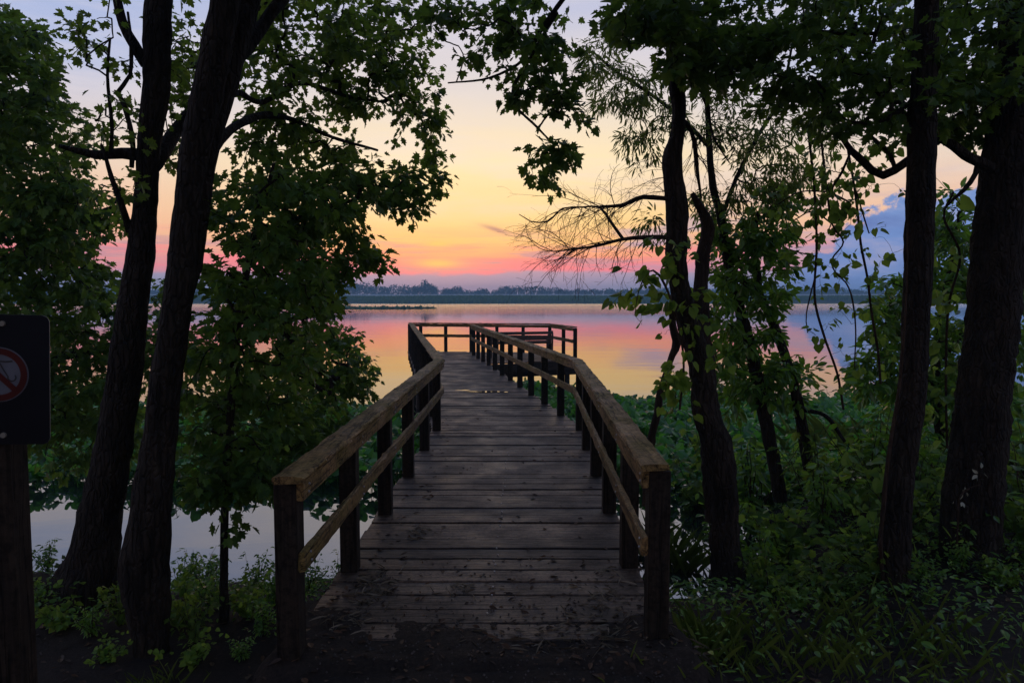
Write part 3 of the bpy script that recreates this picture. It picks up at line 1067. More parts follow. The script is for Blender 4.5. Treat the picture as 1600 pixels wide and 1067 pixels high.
# --- sapling beside the boardwalk
DS = 4.2
tS = Tree("maple_sapling", "slender maple sapling with a full leafy crown left of the railing", "tree", P(350, 975, DS))
tS.trunk([stem([(350, 985, 9, DS), (350, 940, 8, DS), (350, 880, 7, DS), (352, 780, 7, DS), (357, 700, 7, DS), (365, 580, 7.5, DS), (372, 500, 7, DS), (386, 420, 6, DS), (402, 350, 5, DS), (416, 300, 4, DS), (428, 255, 2.5, DS)])], mb, sides=9)
tS.limb(stem([(366, 560, 4, DS), (400, 520, 4, DS), (450, 490, 3, DS + .3), (500, 475, 2.5, DS + .6), (540, 470, 1.6, DS + .8)]), mb, sides=6)
tS.limb(stem([(390, 400, 4, DS), (430, 360, 3.5, DS + .3), (490, 330, 3, DS + .7), (560, 310, 2, DS + 1.1)]), mb, sides=6)
att = ell(430, 330, 110, 70, 4.7, .8, 95) + ell(500, 310, 100, 55, 5.4, .7, 70) + ell(590, 285, 55, 35, 5.6, .4, 30) + ell(655, 290, 48, 26, 5.8, .3, 24) + ell(630, 325, 40, 22, 5.7, .3, 13) \
    + ell(420, 430, 110, 60, 4.6, .8, 95) + ell(520, 400, 70, 40, 5.6, .5, 36) + ell(570, 415, 42, 16, 5.9, .3, 14) + ell(480, 455, 55, 50, 5.4, .5, 44) \
    + ell(400, 540, 120, 60, 4.5, .8, 80) + ell(500, 560, 70, 55, 6.2, .5, 70) + ell(550, 588, 36, 35, 6.9, .3, 30) + ell(530, 530, 45, 25, 6.6, .3, 20) \
    + ell(330, 600, 80, 60, 4.6, .7, 44) + ell(420, 650, 100, 55, 4.6, .5, 56) + ell(500, 640, 50, 40, 5.6, .4, 26) + ell(370, 735, 90, 40, 4.1, .3, 30) + ell(420, 745, 40, 34, 4.2, .2, 14) + ell(320, 720, 60, 60, 4.4, .4, 22) \
    + ell(345, 830, 30, 16, 4.1, .15, 3) + ell(330, 770, 50, 22, 4.15, .15, 10) + ell(430, 700, 70, 50, 4.8, .4, 24) + ell(510, 600, 70, 40, 6.6, .4, 24)
tS.crown(att, [mb, M["maple_dark"]], MAPLE, 0.80, size=0.056, per=18, spread=0.11, sag=0.05)

# --- dense tree at the left edge
DD = 7.0
tD = Tree("leafy_tree", "dense bushy tree behind the sign at the left edge", "tree", P(-140, 880, 6.3))
tD.trunk([stem([(-140, 900, 30, 6.3), (-130, 700, 26, 6.4), (-100, 500, 24, 6.6), (-60, 300, 20, 6.8), (-40, 100, 14, 7), (-40, -60, 6, 7)]),
          stem([(-105, 520, 14, 6.6), (-30, 440, 12, 6.8), (60, 380, 9, 7.0), (140, 340, 6, 7.1), (190, 320, 3, 7.2)]),
          stem([(-125, 640, 12, 6.4), (-30, 590, 10, 6.8), (80, 560, 8, 7.2), (180, 545, 5, 7.4), (260, 540, 3, 7.5)])], mb)
att = ell(20, 130, 75, 100, 7.0, .9, 150) + ell(-10, 60, 50, 50, 7.0, .8, 50) + ell(60, 230, 90, 90, 7.0, .9, 120) + ell(20, 330, 110, 90, 7.0, .9, 130) + ell(90, 340, 80, 70, 7.0, .8, 80) + ell(60, 440, 110, 70, 7.0, .9, 120) \
    + ell(145, 345, 35, 22, 7.0, .4, 12) + ell(60, 560, 130, 80, 7.2, .9, 130) + ell(170, 560, 100, 70, 7.4, .7, 90) + ell(120, 680, 110, 70, 7.2, .7, 110) + ell(230, 500, 60, 70, 7.6, .5, 40) \
    + ell(-60, 200, 100, 200, 7.2, 1, 90) + ell(150, 460, 50, 40, 7.2, .5, 30) + ell(-70, 500, 80, 200, 7.0, .8, 60)
tD.crown(att, [mb, M["maple_dark"]], MAPLE, 0.95, size=0.072, per=14, spread=0.13)

# --- winding tree right of the boardwalk
DC = 5.2
tC = Tree("winding_tree", "winding dark trunk right of the boardwalk with dead side branches", "tree", P(1136, 885, DC))
C_rows = [(1137, 905, 32, DC), (1136, 880, 27, DC), (1133, 840, 25, DC), (1131, 760, 22, DC), (1121, 700, 25, DC), (1103, 640, 22, DC), (1095, 570, 19, DC), (1074, 500, 18, DC), (1060, 430, 16, DC),
          (1057, 395, 18, DC), (1059, 330, 18, DC), (1053, 285, 16, DC), (1050, 248, 16, DC), (1058, 215, 12, DC), (1061, 170, 11, DC), (1057, 130, 13, DC), (1050, 60, 11, DC), (1042, -50, 9, DC), (1060, -250, 5, DC)]
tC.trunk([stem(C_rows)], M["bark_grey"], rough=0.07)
tC.limb(stem([(1060, 378, 4, DC), (1040, 371, 4, DC - .05), (1005, 371, 4, DC - .1), (973, 374, 3.2, DC - .1), (933, 384, 2.5, DC - .1), (901, 389, 1.8, DC - .1), (865, 393, 1.2, DC - .1)]), M["dead_wood"], 6)
tC.limb(stem([(1056, 312, 4, DC), (1039, 310, 4, DC), (1005, 308, 4.2, DC + .1), (990, 313, 3.6, DC + .12), (973, 321, 3.2, DC + .15), (937, 323, 2.2, DC + .15)]), M["dead_wood"], 6)
tC.limb(stem([(973, 373, 2.8, DC - .1), (955, 348, 2.6, DC), (937, 324, 2, DC + .1), (910, 324, 1.6, DC + .1), (879, 326, 1.4, DC + .1), (856, 346, 1.3, DC), (829, 346, 1.1, DC), (811, 335, .7, DC)]), M["dead_wood"], 6)
tC.limb(stem([(1060, 180, 5, DC), (1080, 205, 4, DC + .1), (1087, 240, 4, DC + .15), (1091, 280, 3, DC + .15), (1096, 310, 1.6, DC + .2)]), M["dead_wood"], 6)
tC.limb(stem([(1055, 110, 4, DC), (1085, 125, 3, DC + .2), (1105, 170, 2.4, DC + .3), (1115, 215, 2, DC + .3), (1140, 255, 1.2, DC + .3)]), M["dead_wood"], 6)


def dead_spray(tree, starts, mat, n, L0_, head, r0=0.0040, seed=3):
    """bare forking twigs: long arcs leaving a dead limb, each with forks of its own"""
    rs = np.random.default_rng(seed)
    q = Buf()

    def twig(p, d_, L, r, depth):
        m = 7 if depth else 10
        curl = rs.normal(0, 0.55, 3) / m
        pts = [p]
        for i in range(m):
            d_ = d_ + curl + np.array([0, 0, -0.055]) + rs.normal(0, 0.06, 3)
            d_ = d_ / np.linalg.norm(d_)
            pts.append(pts[-1] + d_ * L / m)
        pts = np.array(pts)
        q.tube(pts, np.linspace(r, max(0.0009, r * 0.35), m + 1), 5 if depth == 0 else 4, 0, cap=False)
        if depth < 2:
            for _ in range(rs.integers(3, 6) if depth == 0 else rs.integers(1, 4)):
                i = int(rs.integers(2, m))
                dd = pts[i + 1] - pts[i]
                dd /= np.linalg.norm(dd)
                sd = rs.normal(0, 1, 3)
                sd -= dd * (sd @ dd)
                sd /= np.linalg.norm(sd)
                a = rs.uniform(0.45, 0.95)
                twig(pts[i], dd * math.cos(a) + sd * math.sin(a), L * rs.uniform(.35, .6), r * (1 - i / m * .6) * .62, depth + 1)

    for _ in range(n):
        k = rs.integers(0, len(starts))
        dr = np.array(head) + rs.normal(0, 0.55, 3)
        twig(np.array(starts[k][:3]), dr / np.linalg.norm(dr), L0_ * rs.uniform(.5, 1.15), r0 * rs.uniform(.7, 1.1), 0)
    adopt(q.build("dead_branchwork", mat), tree.root)


lower = catmull(stem([(1010, 371, 3, DC - .1), (973, 374, 3.2, DC - .1), (933, 384, 2.5, DC - .1), (901, 389, 1.8, DC - .1), (865, 393, 1.2, DC - .1)]), 0.05)
upper = catmull(stem([(1005, 308, 3, DC + .12), (973, 321, 3.2, DC + .15), (937, 323, 2.2, DC + .15), (910, 324, 1.6, DC + .1), (879, 326, 1.4, DC + .1), (856, 346, 1.3, DC), (829, 346, 1.1, DC)]), 0.05)
dead_spray(tC, list(lower) + list(upper[: len(upper) * 2 // 3]), M["dead_wood"], 60, 0.44, (-0.8, -0.1, -0.25), seed=5)
dead_spray(tC, [upper[-1], upper[-8], upper[-3], lower[-1]], M["dead_wood"], 9, 0.26, (-0.7, 0, -0.5), 0.0024, 8)
hang = catmull(stem([(1080, 205, 3, DC + .1), (1087, 240, 3, DC + .15), (1105, 170, 2.4, DC + .3), (1085, 125, 2, DC + .2)]), 0.05)
dead_spray(tC, hang, M["dead_wood"], 16, 0.50, (0.35, 0, -0.8), seed=9)
side_ = catmull(stem([(1048, 200, 3, DC), (1045, 300, 3, DC)]), 0.05)
dead_spray(tC, side_, M["dead_wood"], 12, 0.40, (-0.8, 0, -0.25), 0.0028, seed=12)
att = ell(1000, 30, 70, 50, 5.0, .5, 60) + ell(1060, 60, 60, 60, 5.0, .5, 60) + ell(1100, 110, 60, 40, 5.1, .5, 44) + ell(1050, -110, 150, 110, 5.2, .9, 110) + ell(1150, 60, 60, 60, 5.3, .5, 60)
tC.crown(att, [mb, M["maple_dark"]], MAPLE, 0.75, size=0.070, per=11, spread=0.10)

# --- broken snag behind it
tN = Tree("dead_snag", "broken grey snag leaning just behind the winding trunk", "tree", P(1120, 800, 5.7))
tN.trunk([stem([(1122, 812, 22, 5.75), (1112, 700, 18, 5.75), (1104, 600, 16, 5.7), (1098, 520, 13, 5.7), (1095, 455, 12, 5.7), (1099, 395, 11, 5.7), (1107, 358, 10, 5.65), (1099, 334, 8, 5.65), (1089, 316, 6, 5.6), (1081, 302, 3.5, 5.6)])], M["dead_wood"], rough=0.12)

# --- dead stem leaning left
tX = Tree("dead_sapling", "crooked dead brown stem leaning between the railing and the winding trunk", "tree", P(1010, 770, 6.2))
tX.trunk([stem([(1010, 790, 8, 6.2), (1013, 740, 8, 6.2), (1015, 697, 7.5, 6.2), (1028, 643, 7, 6.2), (1032, 611, 6, 6.2), (1042, 579, 5.5, 6.2), (1050, 555, 6, 6.2), (1057, 535, 7, 6.2), (1051, 510, 6, 6.2), (1051, 480, 6, 6.2), (1054, 440, 4, 6.2)])], M["bark_brown"], sides=8, rough=0.12)

# --- willow with thin leaves
DT = 7.1
tW = Tree("willow_tree", "thin leaning willow with narrow leaves behind the winding trunk", "tree", P(1218, 775, DT))
tW.trunk([stem([(1220, 782, 12, DT), (1213, 739, 11, DT), (1200, 675, 11, DT), (1184, 598, 10.5, DT), (1168, 525, 9.5, DT), (1154, 477, 9, DT), (1138, 410, 8, DT), (1127, 342, 7, DT), (1114, 290, 6, DT), (1108, 220, 5, DT), (1104, 140, 4, DT), (1095, 40, 3, DT)])], M["bark_grey"], sides=9)
tW.limb(stem([(1127, 342, 4, DT), (1150, 280, 4, DT), (1180, 220, 3.5, DT + .2), (1220, 150, 3, DT + .3), (1240, 60, 2, DT + .3)]), M["bark_grey"], 6)
tW.limb(stem([(1108, 230, 4, DT), (1070, 190, 3.5, DT + .1), (1020, 150, 3, DT + .2), (960, 110, 2.4, DT + .3), (925, 80, 1.4, DT + .4)]), M["bark_grey"], 6)
att = ell(940, 80, 35, 45, 7.4, .4, 34) + ell(975, 140, 60, 45, 7.3, .5, 60) + ell(1015, 190, 55, 50, 7.2, .5, 52) + ell(1000, 230, 36, 40, 7.2, .4, 20) + ell(1090, 160, 70, 60, 7.1, .6, 50) + ell(1170, 190, 70, 50, 7.2, .6, 66) \
    + ell(1200, 260, 60, 45, 7.3, .5, 54) + ell(1180, 320, 70, 45, 7.2, .5, 56) + ell(1110, 320, 50, 40, 7.1, .5, 30) + ell(1255, 240, 50, 60, 7.4, .5, 40) + ell(1290, 180, 60, 50, 7.4, .5, 44) + ell(1030, 350, 40, 40, 7.0, .3, 20)
tW.crown(att, [M["bark_grey"], M["willow"]], LANCE, 0.74, size=0.085, per=17, spread=0.10, droop=0.6, r0=0.0018)

# --- young tree, round leaves
DU = 7.2
tU = Tree("young_tree", "young tree with small rounded leaves and a curved stem right of the willow", "tree", P(1266, 745, DU))
tU.trunk([stem([(1268, 752, 10, DU), (1257, 691, 9, DU), (1244, 618, 8.5, DU), (1232, 573, 8, DU), (1219, 535, 7.5, DU), (1203, 493, 7, DU), (1188, 465, 6.5, DU), (1183, 430, 6, DU), (1178, 380, 5, DU), (1185, 330, 3, DU)])], M["bark_grey"], sides=9)
tU.limb(stem([(1252, 640, 4, DU), (1290, 650, 4, DU - .2), (1320, 690, 3, DU - .4)]), M["bark_grey"], 6)
att = ell(1150, 390, 50, 60, 7.2, .5, 60) + ell(1200, 420, 45, 70, 7.2, .5, 66) + ell(1130, 470, 40, 60, 7.1, .5, 40) + ell(1170, 560, 50, 60, 7.2, .5, 48) + ell(1210, 600, 60, 40, 7.2, .5, 40) + ell(1135, 590, 30, 70, 7.1, .4, 34) \
    + ell(1240, 580, 36, 18, 7.2, .2, 12) + ell(1215, 350, 36, 50, 7.2, .4, 30) + ell(1200, 500, 20, 40, 7.2, .3, 10)
tU.crown(att, [M["bark_grey"], M["oval"]], OVAL, 0.85, size=0.095, per=17, spread=0.11, droop=0.3)

# --- straight trunk
DE = 4.73
tE = Tree("straight_tree", "straight bare trunk with a vine stem up its edge, left of the thickest trunk", "tree", P(1393, 910, DE), "big trunks right of the boardwalk")
E_rows = [(1392, 930, 36, DE), (1393, 905, 29, DE), (1397, 850, 26, DE), (1404, 760, 23.5, DE), (1409, 720, 23.5, DE), (1424, 620, 22, DE), (1431, 500, 21, DE), (1438, 300, 22, DE), (1448, 0, 18, DE), (1452, -200, 15, DE), (1460, -500, 9, DE), (1450, -700, 4, DE)]
tE.trunk([stem(E_rows)], mb)
tE.limb(stem([(1380, 905, 3.5, DE - .06), (1376, 850, 3.5, DE - .07), (1383, 760, 3.5, DE - .07), (1390, 700, 3.2, DE - .07), (1403, 620, 2.8, DE - .06), (1411, 540, 2.2, DE - .06), (1417, 440, 1.6, DE - .05), (1418, 300, 1.2, DE - .05)]), M["bark_brown"], 6, "vine_stem")
tE.limb(stem([(1452, -180, 10, DE), (1350, -260, 9, DE + .3), (1200, -250, 8, DE + .4), (1050, -160, 7, DE + .5), (930, -60, 5, DE + .5), (850, 40, 4, DE + .5), (820, 92, 2.8, DE + .5), (765, 122, 2, DE + .5), (700, 130, 1.3, DE + .6)]), mb, 7)
tE.limb(stem([(870, 20, 3.5, DE + .5), (835, 80, 3, DE + .5), (800, 150, 2.4, DE + .5), (840, 200, 2, DE + .5), (868, 228, 1.2, DE + .5)]), mb, 6)
att = ell(745, 45, 60, 45, 5.3, .3, 34) + ell(700, 20, 50, 28, 5.3, .3, 20) + ell(790, 60, 40, 40, 5.3, .3, 20) + ell(840, 90, 48, 45, 5.2, .3, 38) + ell(880, 120, 35, 45, 5.2, .3, 26) + ell(760, 110, 45, 14, 5.3, .2, 8) \
    + ell(815, 145, 40, 20, 5.2, .2, 12) + ell(870, 160, 35, 26, 5.2, .2, 12) + ell(922, 185, 10, 28, 5.2, .1, 6) + ell(862, 262, 40, 36, 5.2, .2, 20) + ell(885, 235, 20, 20, 5.2, .15, 6) + ell(840, 30, 60, 30, 5.3, .3, 18) + ell(780, 10, 50, 20, 5.3, .3, 14) \
    + ell(1360, 60, 130, 60, 4.9, .7, 120) + ell(1250, 80, 100, 70, 5.1, .7, 110) + ell(1230, 10, 110, 50, 5.0, .7, 70) + ell(1400, 130, 100, 50, 4.9, .6, 66) + ell(1320, 140, 90, 40, 5.0, .5, 52) \
    + ell(1380, -150, 250, 150, 4.9, 1.2, 170) + ell(1000, -180, 200, 80, 5.2, .8, 70) + ell(1200, 150, 50, 40, 5.1, .4, 20) + ell(1300, 195, 60, 20, 5.0, .3, 12) + ell(1380, 200, 60, 26, 4.95, .3, 18)
tE.crown(att, [mb, M["maple_dark"]], MAPLE, 0.58, size=0.064, per=11, spread=0.10)

# --- thickest trunk at the right edge
DR = 5.3
tR = Tree("broad_tree", "thickest ridged trunk at the right edge with a crooked limb", "tree", P(1516, 880, DR), "big trunks right of the boardwalk")
R_rows = [(1513, 905, 60, DR), (1514, 880, 50, DR), (1516, 850, 45, DR), (1528, 720, 40, DR), (1537, 620, 39, DR), (1550, 500, 38, DR), (1570, 300, 38, DR), (1588, 150, 36, DR), (1604, 0, 36, DR), (1620, -200, 30, DR), (1640, -500, 18, DR), (1640, -750, 8, DR)]
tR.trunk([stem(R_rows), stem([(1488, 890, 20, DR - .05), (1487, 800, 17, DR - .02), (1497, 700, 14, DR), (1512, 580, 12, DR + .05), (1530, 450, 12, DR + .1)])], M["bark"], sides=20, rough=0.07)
tR.limb(stem([(1560, 268, 10, DR), (1535, 256, 9, DR - .1), (1508, 242, 8.5, DR - .15), (1490, 228, 8, DR - .15), (1472, 217, 7, DR - .1), (1448, 232, 7, DR), (1418, 252, 7, DR), (1398, 266, 7, DR), (1380, 274, 6.5, DR), (1362, 266, 6, DR), (1348, 252, 6, DR), (1330, 236, 5, DR), (1315, 214, 4, DR), (1300, 190, 2.5, DR)]), mb, 9)
tR.limb(stem([(1528, 258, 4.5, DR - .1), (1524, 272, 4, DR - .1), (1516, 285, 4, DR - .1), (1505, 298, 3.5, DR - .1), (1490, 311, 2.5, DR - .1), (1480, 322, 1.5, DR - .1)]), mb, 7)
tR.limb(stem([(1398, 262, 3.5, DR), (1390, 240, 3.2, DR), (1370, 222, 3, DR), (1352, 205, 2, DR)]), mb, 6)
att = ell(1530, 60, 90, 80, 5.4, .7, 110) + ell(1560, 130, 60, 60, 5.2, .5, 50) + ell(1500, 170, 50, 50, 5.3, .4, 40) + ell(1510, 225, 40, 30, 5.3, .3, 18) + ell(1430, 30, 60, 60, 5.7, .6, 50) \
    + ell(1560, -160, 180, 140, 5.4, 1.2, 120) + ell(1340, 225, 60, 20, 5.4, .3, 10) + ell(1420, 190, 60, 26, 5.5, .4, 22) + ell(1640, 60, 60, 120, 5.4, .6, 40)
tR.crown(att, [mb, M["maple_dark"]], MAPLE, 0.62, size=0.070, per=11, spread=0.10)

# --- leafy tree behind the right-hand trunks
DF = 8.0
tF = Tree("bushy_tree", "dark bushy tree standing behind the two big right-hand trunks", "tree", P(1500, 760, DF))
tF.trunk([stem([(1478, 770, 10, DF), (1470, 680, 9, DF), (1460, 600, 8, DF), (1470, 500, 7, DF), (1490, 400, 5, DF), (1500, 330, 3, DF)]),
          stem([(1462, 610, 5, DF), (1430, 560, 4, DF), (1400, 500, 3, DF), (1385, 450, 2, DF)]), stem([(1472, 560, 5, DF), (1520, 500, 4, DF), (1570, 430, 3, DF), (1610, 380, 2, DF)])], mb, sides=9)
att = ell(1395, 480, 36, 56, 8.0, .4, 44) + ell(1385, 590, 60, 36, 7.9, .5, 50) + ell(1480, 430, 50, 60, 8.0, .5, 60) + ell(1480, 350, 40, 50, 8.1, .5, 34) + ell(1490, 560, 60, 60, 8.0, .5, 64) + ell(1590, 560, 50, 100, 8.1, .5, 60) \
    + ell(1480, 640, 90, 50, 7.9, .5, 60) + ell(1380, 540, 36, 36, 8.0, .4, 22) + ell(1590, 420, 50, 60, 8.1, .5, 30)
tF.crown(att, [mb, M["oval"]], OVAL, size=0.11, per=15, spread=0.12, droop=0.3)

# unseen boughs added to the big trees above the view, to shade the path
for tr, x0, x1, n, m in ((tB, -2.6, 0.4, 110, "maple"), (tE, -0.4, 2.6, 110, "maple_dark")):
    att = [np.array([rng.uniform(x0, x1), rng.uniform(-3.0, 4.2), rng.uniform(4.3, 6.6)]) for _ in range(n)]
    tr._crown(att, [mb, M[m]], MAPLE, size=0.15, per=13, spread=0.22, r0=0.003)

# ------------------------------------------------------------------ hanging vines
G_VINE = "vines hanging right of the boardwalk"


def vine(label, rows, n_leaf, size=0.062, extra=(), group=G_VINE, r_end=0.0022, leafmat="grape", tpl=HEART, spread=0.09):
    p = catmull(stem(rows), 0.05)
    t = Tree("vine", label, "vine", p[0][:3], group)
    t.trunk([stem(rows)] + [stem(e) for e in extra], M["bark_brown"], "stem", 6, 0.05, 0.05)
    nod = np.array(t.nodes)
    n_leaf = int(n_leaf * 1.35)
    k = rng.integers(0, len(nod), n_leaf)
    att = nod[k] + rng.normal(0, spread, (n_leaf, 3))
    t.crown(att, [M["bark_brown"], M[leafmat]], tpl, size=size, per=2.6, spread=0.05, droop=0.8, r0=0.0013, part="leaves", min_t=0.6, flat=0.7)
    return t


DV = 6.0
vine("long straight vine trailing to the undergrowth left of the straight trunk", [(1318, 180, 2, DV), (1326, 240, 2, DV), (1333, 280, 2, DV), (1340, 331, 2, DV), (1345, 381, 2, DV), (1355, 432, 2, DV), (1362, 489, 2, DV), (1372, 550, 2, DV), (1376, 600, 2, DV)], 26,
     extra=[[(1335, 290, 1.2, DV), (1350, 340, 1.2, DV), (1358, 365, 1, DV)]])
vine("looping vine hanging in front of the blue cloud", [(1280, 190, 2, DV), (1290, 280, 1.8, DV), (1300, 350, 1.6, DV), (1318, 378, 1.4, DV), (1300, 405, 1.4, DV - .1), (1305, 425, 1.4, DV), (1322, 442, 1.4, DV), (1332, 469, 1.4, DV), (1337, 516, 1.2, DV), (1335, 575, 1, DV)], 28,
     extra=[[(1300, 350, 1.3, DV), (1270, 330, 1.3, DV), (1240, 345, 1, DV)]])
vine("leafy vine falling to the lily leaves beside the young tree", [(1262, 200, 2, DV), (1272, 290, 2, DV), (1276, 381, 2, DV), (1273, 465, 2, DV), (1288, 526, 2, DV), (1308, 583, 2, DV), (1318, 640, 2, DV)], 34,
     extra=[[(1274, 400, 1.2, DV), (1250, 395, 1.2, DV), (1228, 388, 1, DV)], [(1274, 430, 1.2, DV), (1260, 490, 1, DV), (1262, 520, .8, DV)]])
vine("thick cluster of vine leaves draped from the crooked limb", [(1330, 236, 2, DV - .4), (1315, 270, 2, DV - .2), (1300, 300, 2, DV), (1330, 320, 1.6, DV), (1310, 345, 1.2, DV)], 70, spread=0.2, extra=[[(1300, 300, 1.5, DV), (1250, 300, 1.2, DV), (1215, 320, 1, DV)]])
vine("bright heart-leaved vine clinging to the left of the winding trunk", [(1062, 640, 2, DC - .12), (1068, 560, 2, DC - .15), (1052, 480, 2, DC - .15), (1030, 430, 2, DC - .15), (1012, 425, 1.3, DC - .2), (998, 455, 1.0, DC - .2), (992, 490, .7, DC - .2)], 60, 0.068,
     extra=[[(1035, 430, 1.6, DC - .15), (1050, 400, 1.5, DC - .2), (1032, 385, 1.2, DC - .2)], [(1052, 480, 1.5, DC - .15), (1095, 500, 1.4, DC - .22), (1120, 560, 1.2, DC - .22)]])
vine("big-leaved vine scrambling between the straight trunk and the thickest trunk", [(1480, 700, 2, DR + .5), (1478, 600, 2, DR + .5), (1482, 480, 2, DR + .5), (1500, 400, 2, DR + .4), (1475, 340, 2, DR + .4), (1490, 300, 1.5, DR + .3)], 60, 0.085, spread=0.22)
# pale creeper on the thickest trunk
vine("pale creeper sprig climbing low on the thickest trunk", [(1495, 850, 1.6, DR - .3), (1497, 810, 1.5, DR - .3), (1498, 780, 1.4, DR - .3), (1506, 768, 1.3, DR - .3), (1520, 760, 1, DR - .3), (1532, 757, .8, DR - .3)], 3, 0.045, leafmat="pale_leaf", tpl=OVAL, spread=0.03)

# ------------------------------------------------------------------ shrubs


def shrub_meshes(seed, n_stem, h, lean, size, tpl, mats, per, spread=0.07, droop=0.25):
    """stem mesh and leaf mesh of a low shrub standing at the origin"""
    rs = np.random.default_rng(seed)
    qs, ql = Buf(), Buf()
    LP, LT, LN = [], [], []
    for k in range(n_stem):
        a = rs.uniform(0, 2 * math.pi)
        hh = h * rs.uniform(0.55, 1.1)
        out = lean * rs.uniform(0.2, 1.0) * hh
        e = np.array([math.cos(a) * out, math.sin(a) * out, hh])
        bend = np.array([math.cos(a), math.sin(a), 0]) * out
        ts = np.linspace(0, 1, 7)[:, None]
        pts = e * ts + bend * 0.25 * (ts ** 2) - bend * 0.25 * ts + rs.normal(0, 0.012, (7, 3)) * ts
        qs.tube(pts, np.linspace(0.006, 0.0018, 7) * (0.7 + h * 0.6), 5, 0, cap=False)
        m = rs.poisson(per)
        t = rs.uniform(0.25, 1.05, m)
        p0 = np.stack([np.interp(t, ts[:, 0], pts[:, i]) for i in range(3)], 1)
        off = rs.normal(0, 1, (m, 3))
        off[:, 2] *= 0.5
        off /= np.linalg.norm(off, axis=1, keepdims=True)
        LP.append(p0 + off * spread * rs.uniform(0.2, 1, (m, 1)))
        LT.append(off + np.array([0, 0, -droop]) + rs.normal(0, 0.2, (m, 3)))
        LN.append(np.array([0, 0, 1.0]) + rs.normal(0, 0.5, (m, 3)))
    LP, LT, LN = map(np.concatenate, (LP, LT, LN))
    ql.leaves(tpl, LP, LT, LN, size * rs.uniform(0.6, 1.2, len(LP)))
    so = qs.build("stem", mats[0])
    lo = ql.build("leaves", mats[1])
    return so, lo


PROTO = []
for args in [(1, 16, 0.55, 0.9, 0.075, OVAL, (M["bark_brown"], M["oval"]), 16),
             (2, 14, 0.75, 0.7, 0.095, OVAL, (M["bark_brown"], M["oval"]), 15),
             (3, 14, 0.45, 1.2, 0.085, HEART, (M["bark_brown"], M["grape"]), 12),
             (4, 12, 0.65, 0.8, 0.085, MAPLE, (M["bark_brown"], M["maple"]), 13)]:
    PROTO.append(shrub_meshes(*args))
used = [False] * len(PROTO)


def shrub(k, x, y, s, label, group, name="shrub", dz=0.0, cat="shrub"):
    z = max(ground_z(x, y), WATER_Z - 0.05) - 0.02 + dz
    root = thing(name, label, cat, (x, y, z), group)
    root.rotation_euler = (random.uniform(-.08, .08), random.uniform(-.08, .08), random.uniform(0, 6.28))
    root.scale = (s * random.uniform(.85, 1.2), s * random.uniform(.85, 1.2), s * random.uniform(.85, 1.15))
    for o in PROTO[k]:
        c = o if not used[k] else o.copy()
        if used[k]:
            COL.objects.link(c)
        c.parent = root
    used[k] = True


G1 = "shrubs on the bank left of the boardwalk"
LB1 = "low small-leaved shrub at the water's edge left of the boardwalk"
for (px, d_, k, s) in [(75, 6.3, 1, 1.0), (130, 6.0, 0, 1.0), (285, 5.6, 0, 0.95), (330, 5.9, 1, 0.8), (395, 5.5, 0, 0.95), (440, 5.8, 1, 0.75), (485, 5.4, 0, 0.9), (530, 5.9, 0, 0.8), (300, 4.9, 2, .6), (390, 4.7, 2, .55), (80, 5.3, 2, .8), (470, 4.75, 0, .55), (25, 5.8, 1, 1.0), (560, 5.3, 0, .6), (235, 6.1, 0, .9)]:
    p = P(px, 900, d_)
    shrub(k, p[0], d_, s * (0.62 if 280 < px < 540 else 0.45), LB1, G1)
G3 = "low plants around the left trunks"
for (px, d_, k, s) in [(60, 4.4, 0, .5), (95, 4.1, 2, .42), (140, 4.0, 0, .4), (185, 4.15, 3, .42), (275, 4.2, 2, .48), (300, 3.9, 3, .42), (330, 4.5, 0, .5), (385, 4.3, 2, .45), (410, 4.0, 0, .4), (290, 3.6, 2, .34), (430, 4.5, 1, .45), (120, 4.9, 1, .5), (200, 5.2, 0, .6), (310, 5.2, 1, .5), (160, 3.65, 2, .3), (375, 3.7, 0, .3)]:
    p = P(px, 900, d_)
    shrub(k, p[0], d_, s, "small leafy plant on the dark soil around the left trunks", G3, "low_plant", cat="plant")
G2 = "shrubs in the undergrowth right of the boardwalk"
LB2 = "leafy green shrub in the dense undergrowth right of the boardwalk"
rs2 = random.Random(5)
spots = []
for row_d, n, s0 in [(8.8, 9, 1.25), (7.9, 9, 1.2), (7.0, 9, 1.1), (6.2, 9, 1.0), (5.5, 9, 0.85), (4.9, 9, 0.62), (4.4, 8, 0.42)]:
    for i in range(n):
        px = 1075 + (1660 - 1075) * (i + rs2.uniform(.1, .9)) / n
        d_ = row_d + rs2.uniform(-.35, .35)
        x = (px - 800) * d_ / FPX
        if (1440 < px < 1600 and d_ < 5.35) or (1340 < px < 1450 and d_ < 4.75):
            s_ = 0.5
        else:
            s_ = 1.0
        if x < 1.15 or (1.15 < x < 2.05 and d_ > 5.3) or (x < 1.8 and d_ > 4.55):
            continue
        spots.append((x, d_, s_ * s0 * rs2.uniform(.75, 1.2), rs2.choice([0, 1, 1, 2, 2, 3, 3])))
for x, y, s, k in spots:
    shrub(k, x, y, s, LB2, G2)

# ------------------------------------------------------------------ floating pond leaves
q = Buf()
qs = []


def mat_area(poly_test, x0, x1, y0, y1, dens, h):
    n = int((x1 - x0) * (y1 - y0) * dens)
    x = rng.uniform(x0, x1, n)
    y = rng.uniform(y0, y1, n)
    keep = np.array([poly_test(a, c) for a, c in zip(x, y)])
    return np.stack([x[keep], y[keep]], 1), h


def in_right(x, y):
    if y > 16.5 + 3.0 * mnoise.noise(Vector((x * .35, 1.7, 0))) + 0.05 * x:
        return False
    if y < 9.0 and x < 2.2:
        return y > (9.5 if x < 2.0 else 8.6) and x > 1.15
    return x > xr(min(y, 19)) + 0.25 and y > 8.3


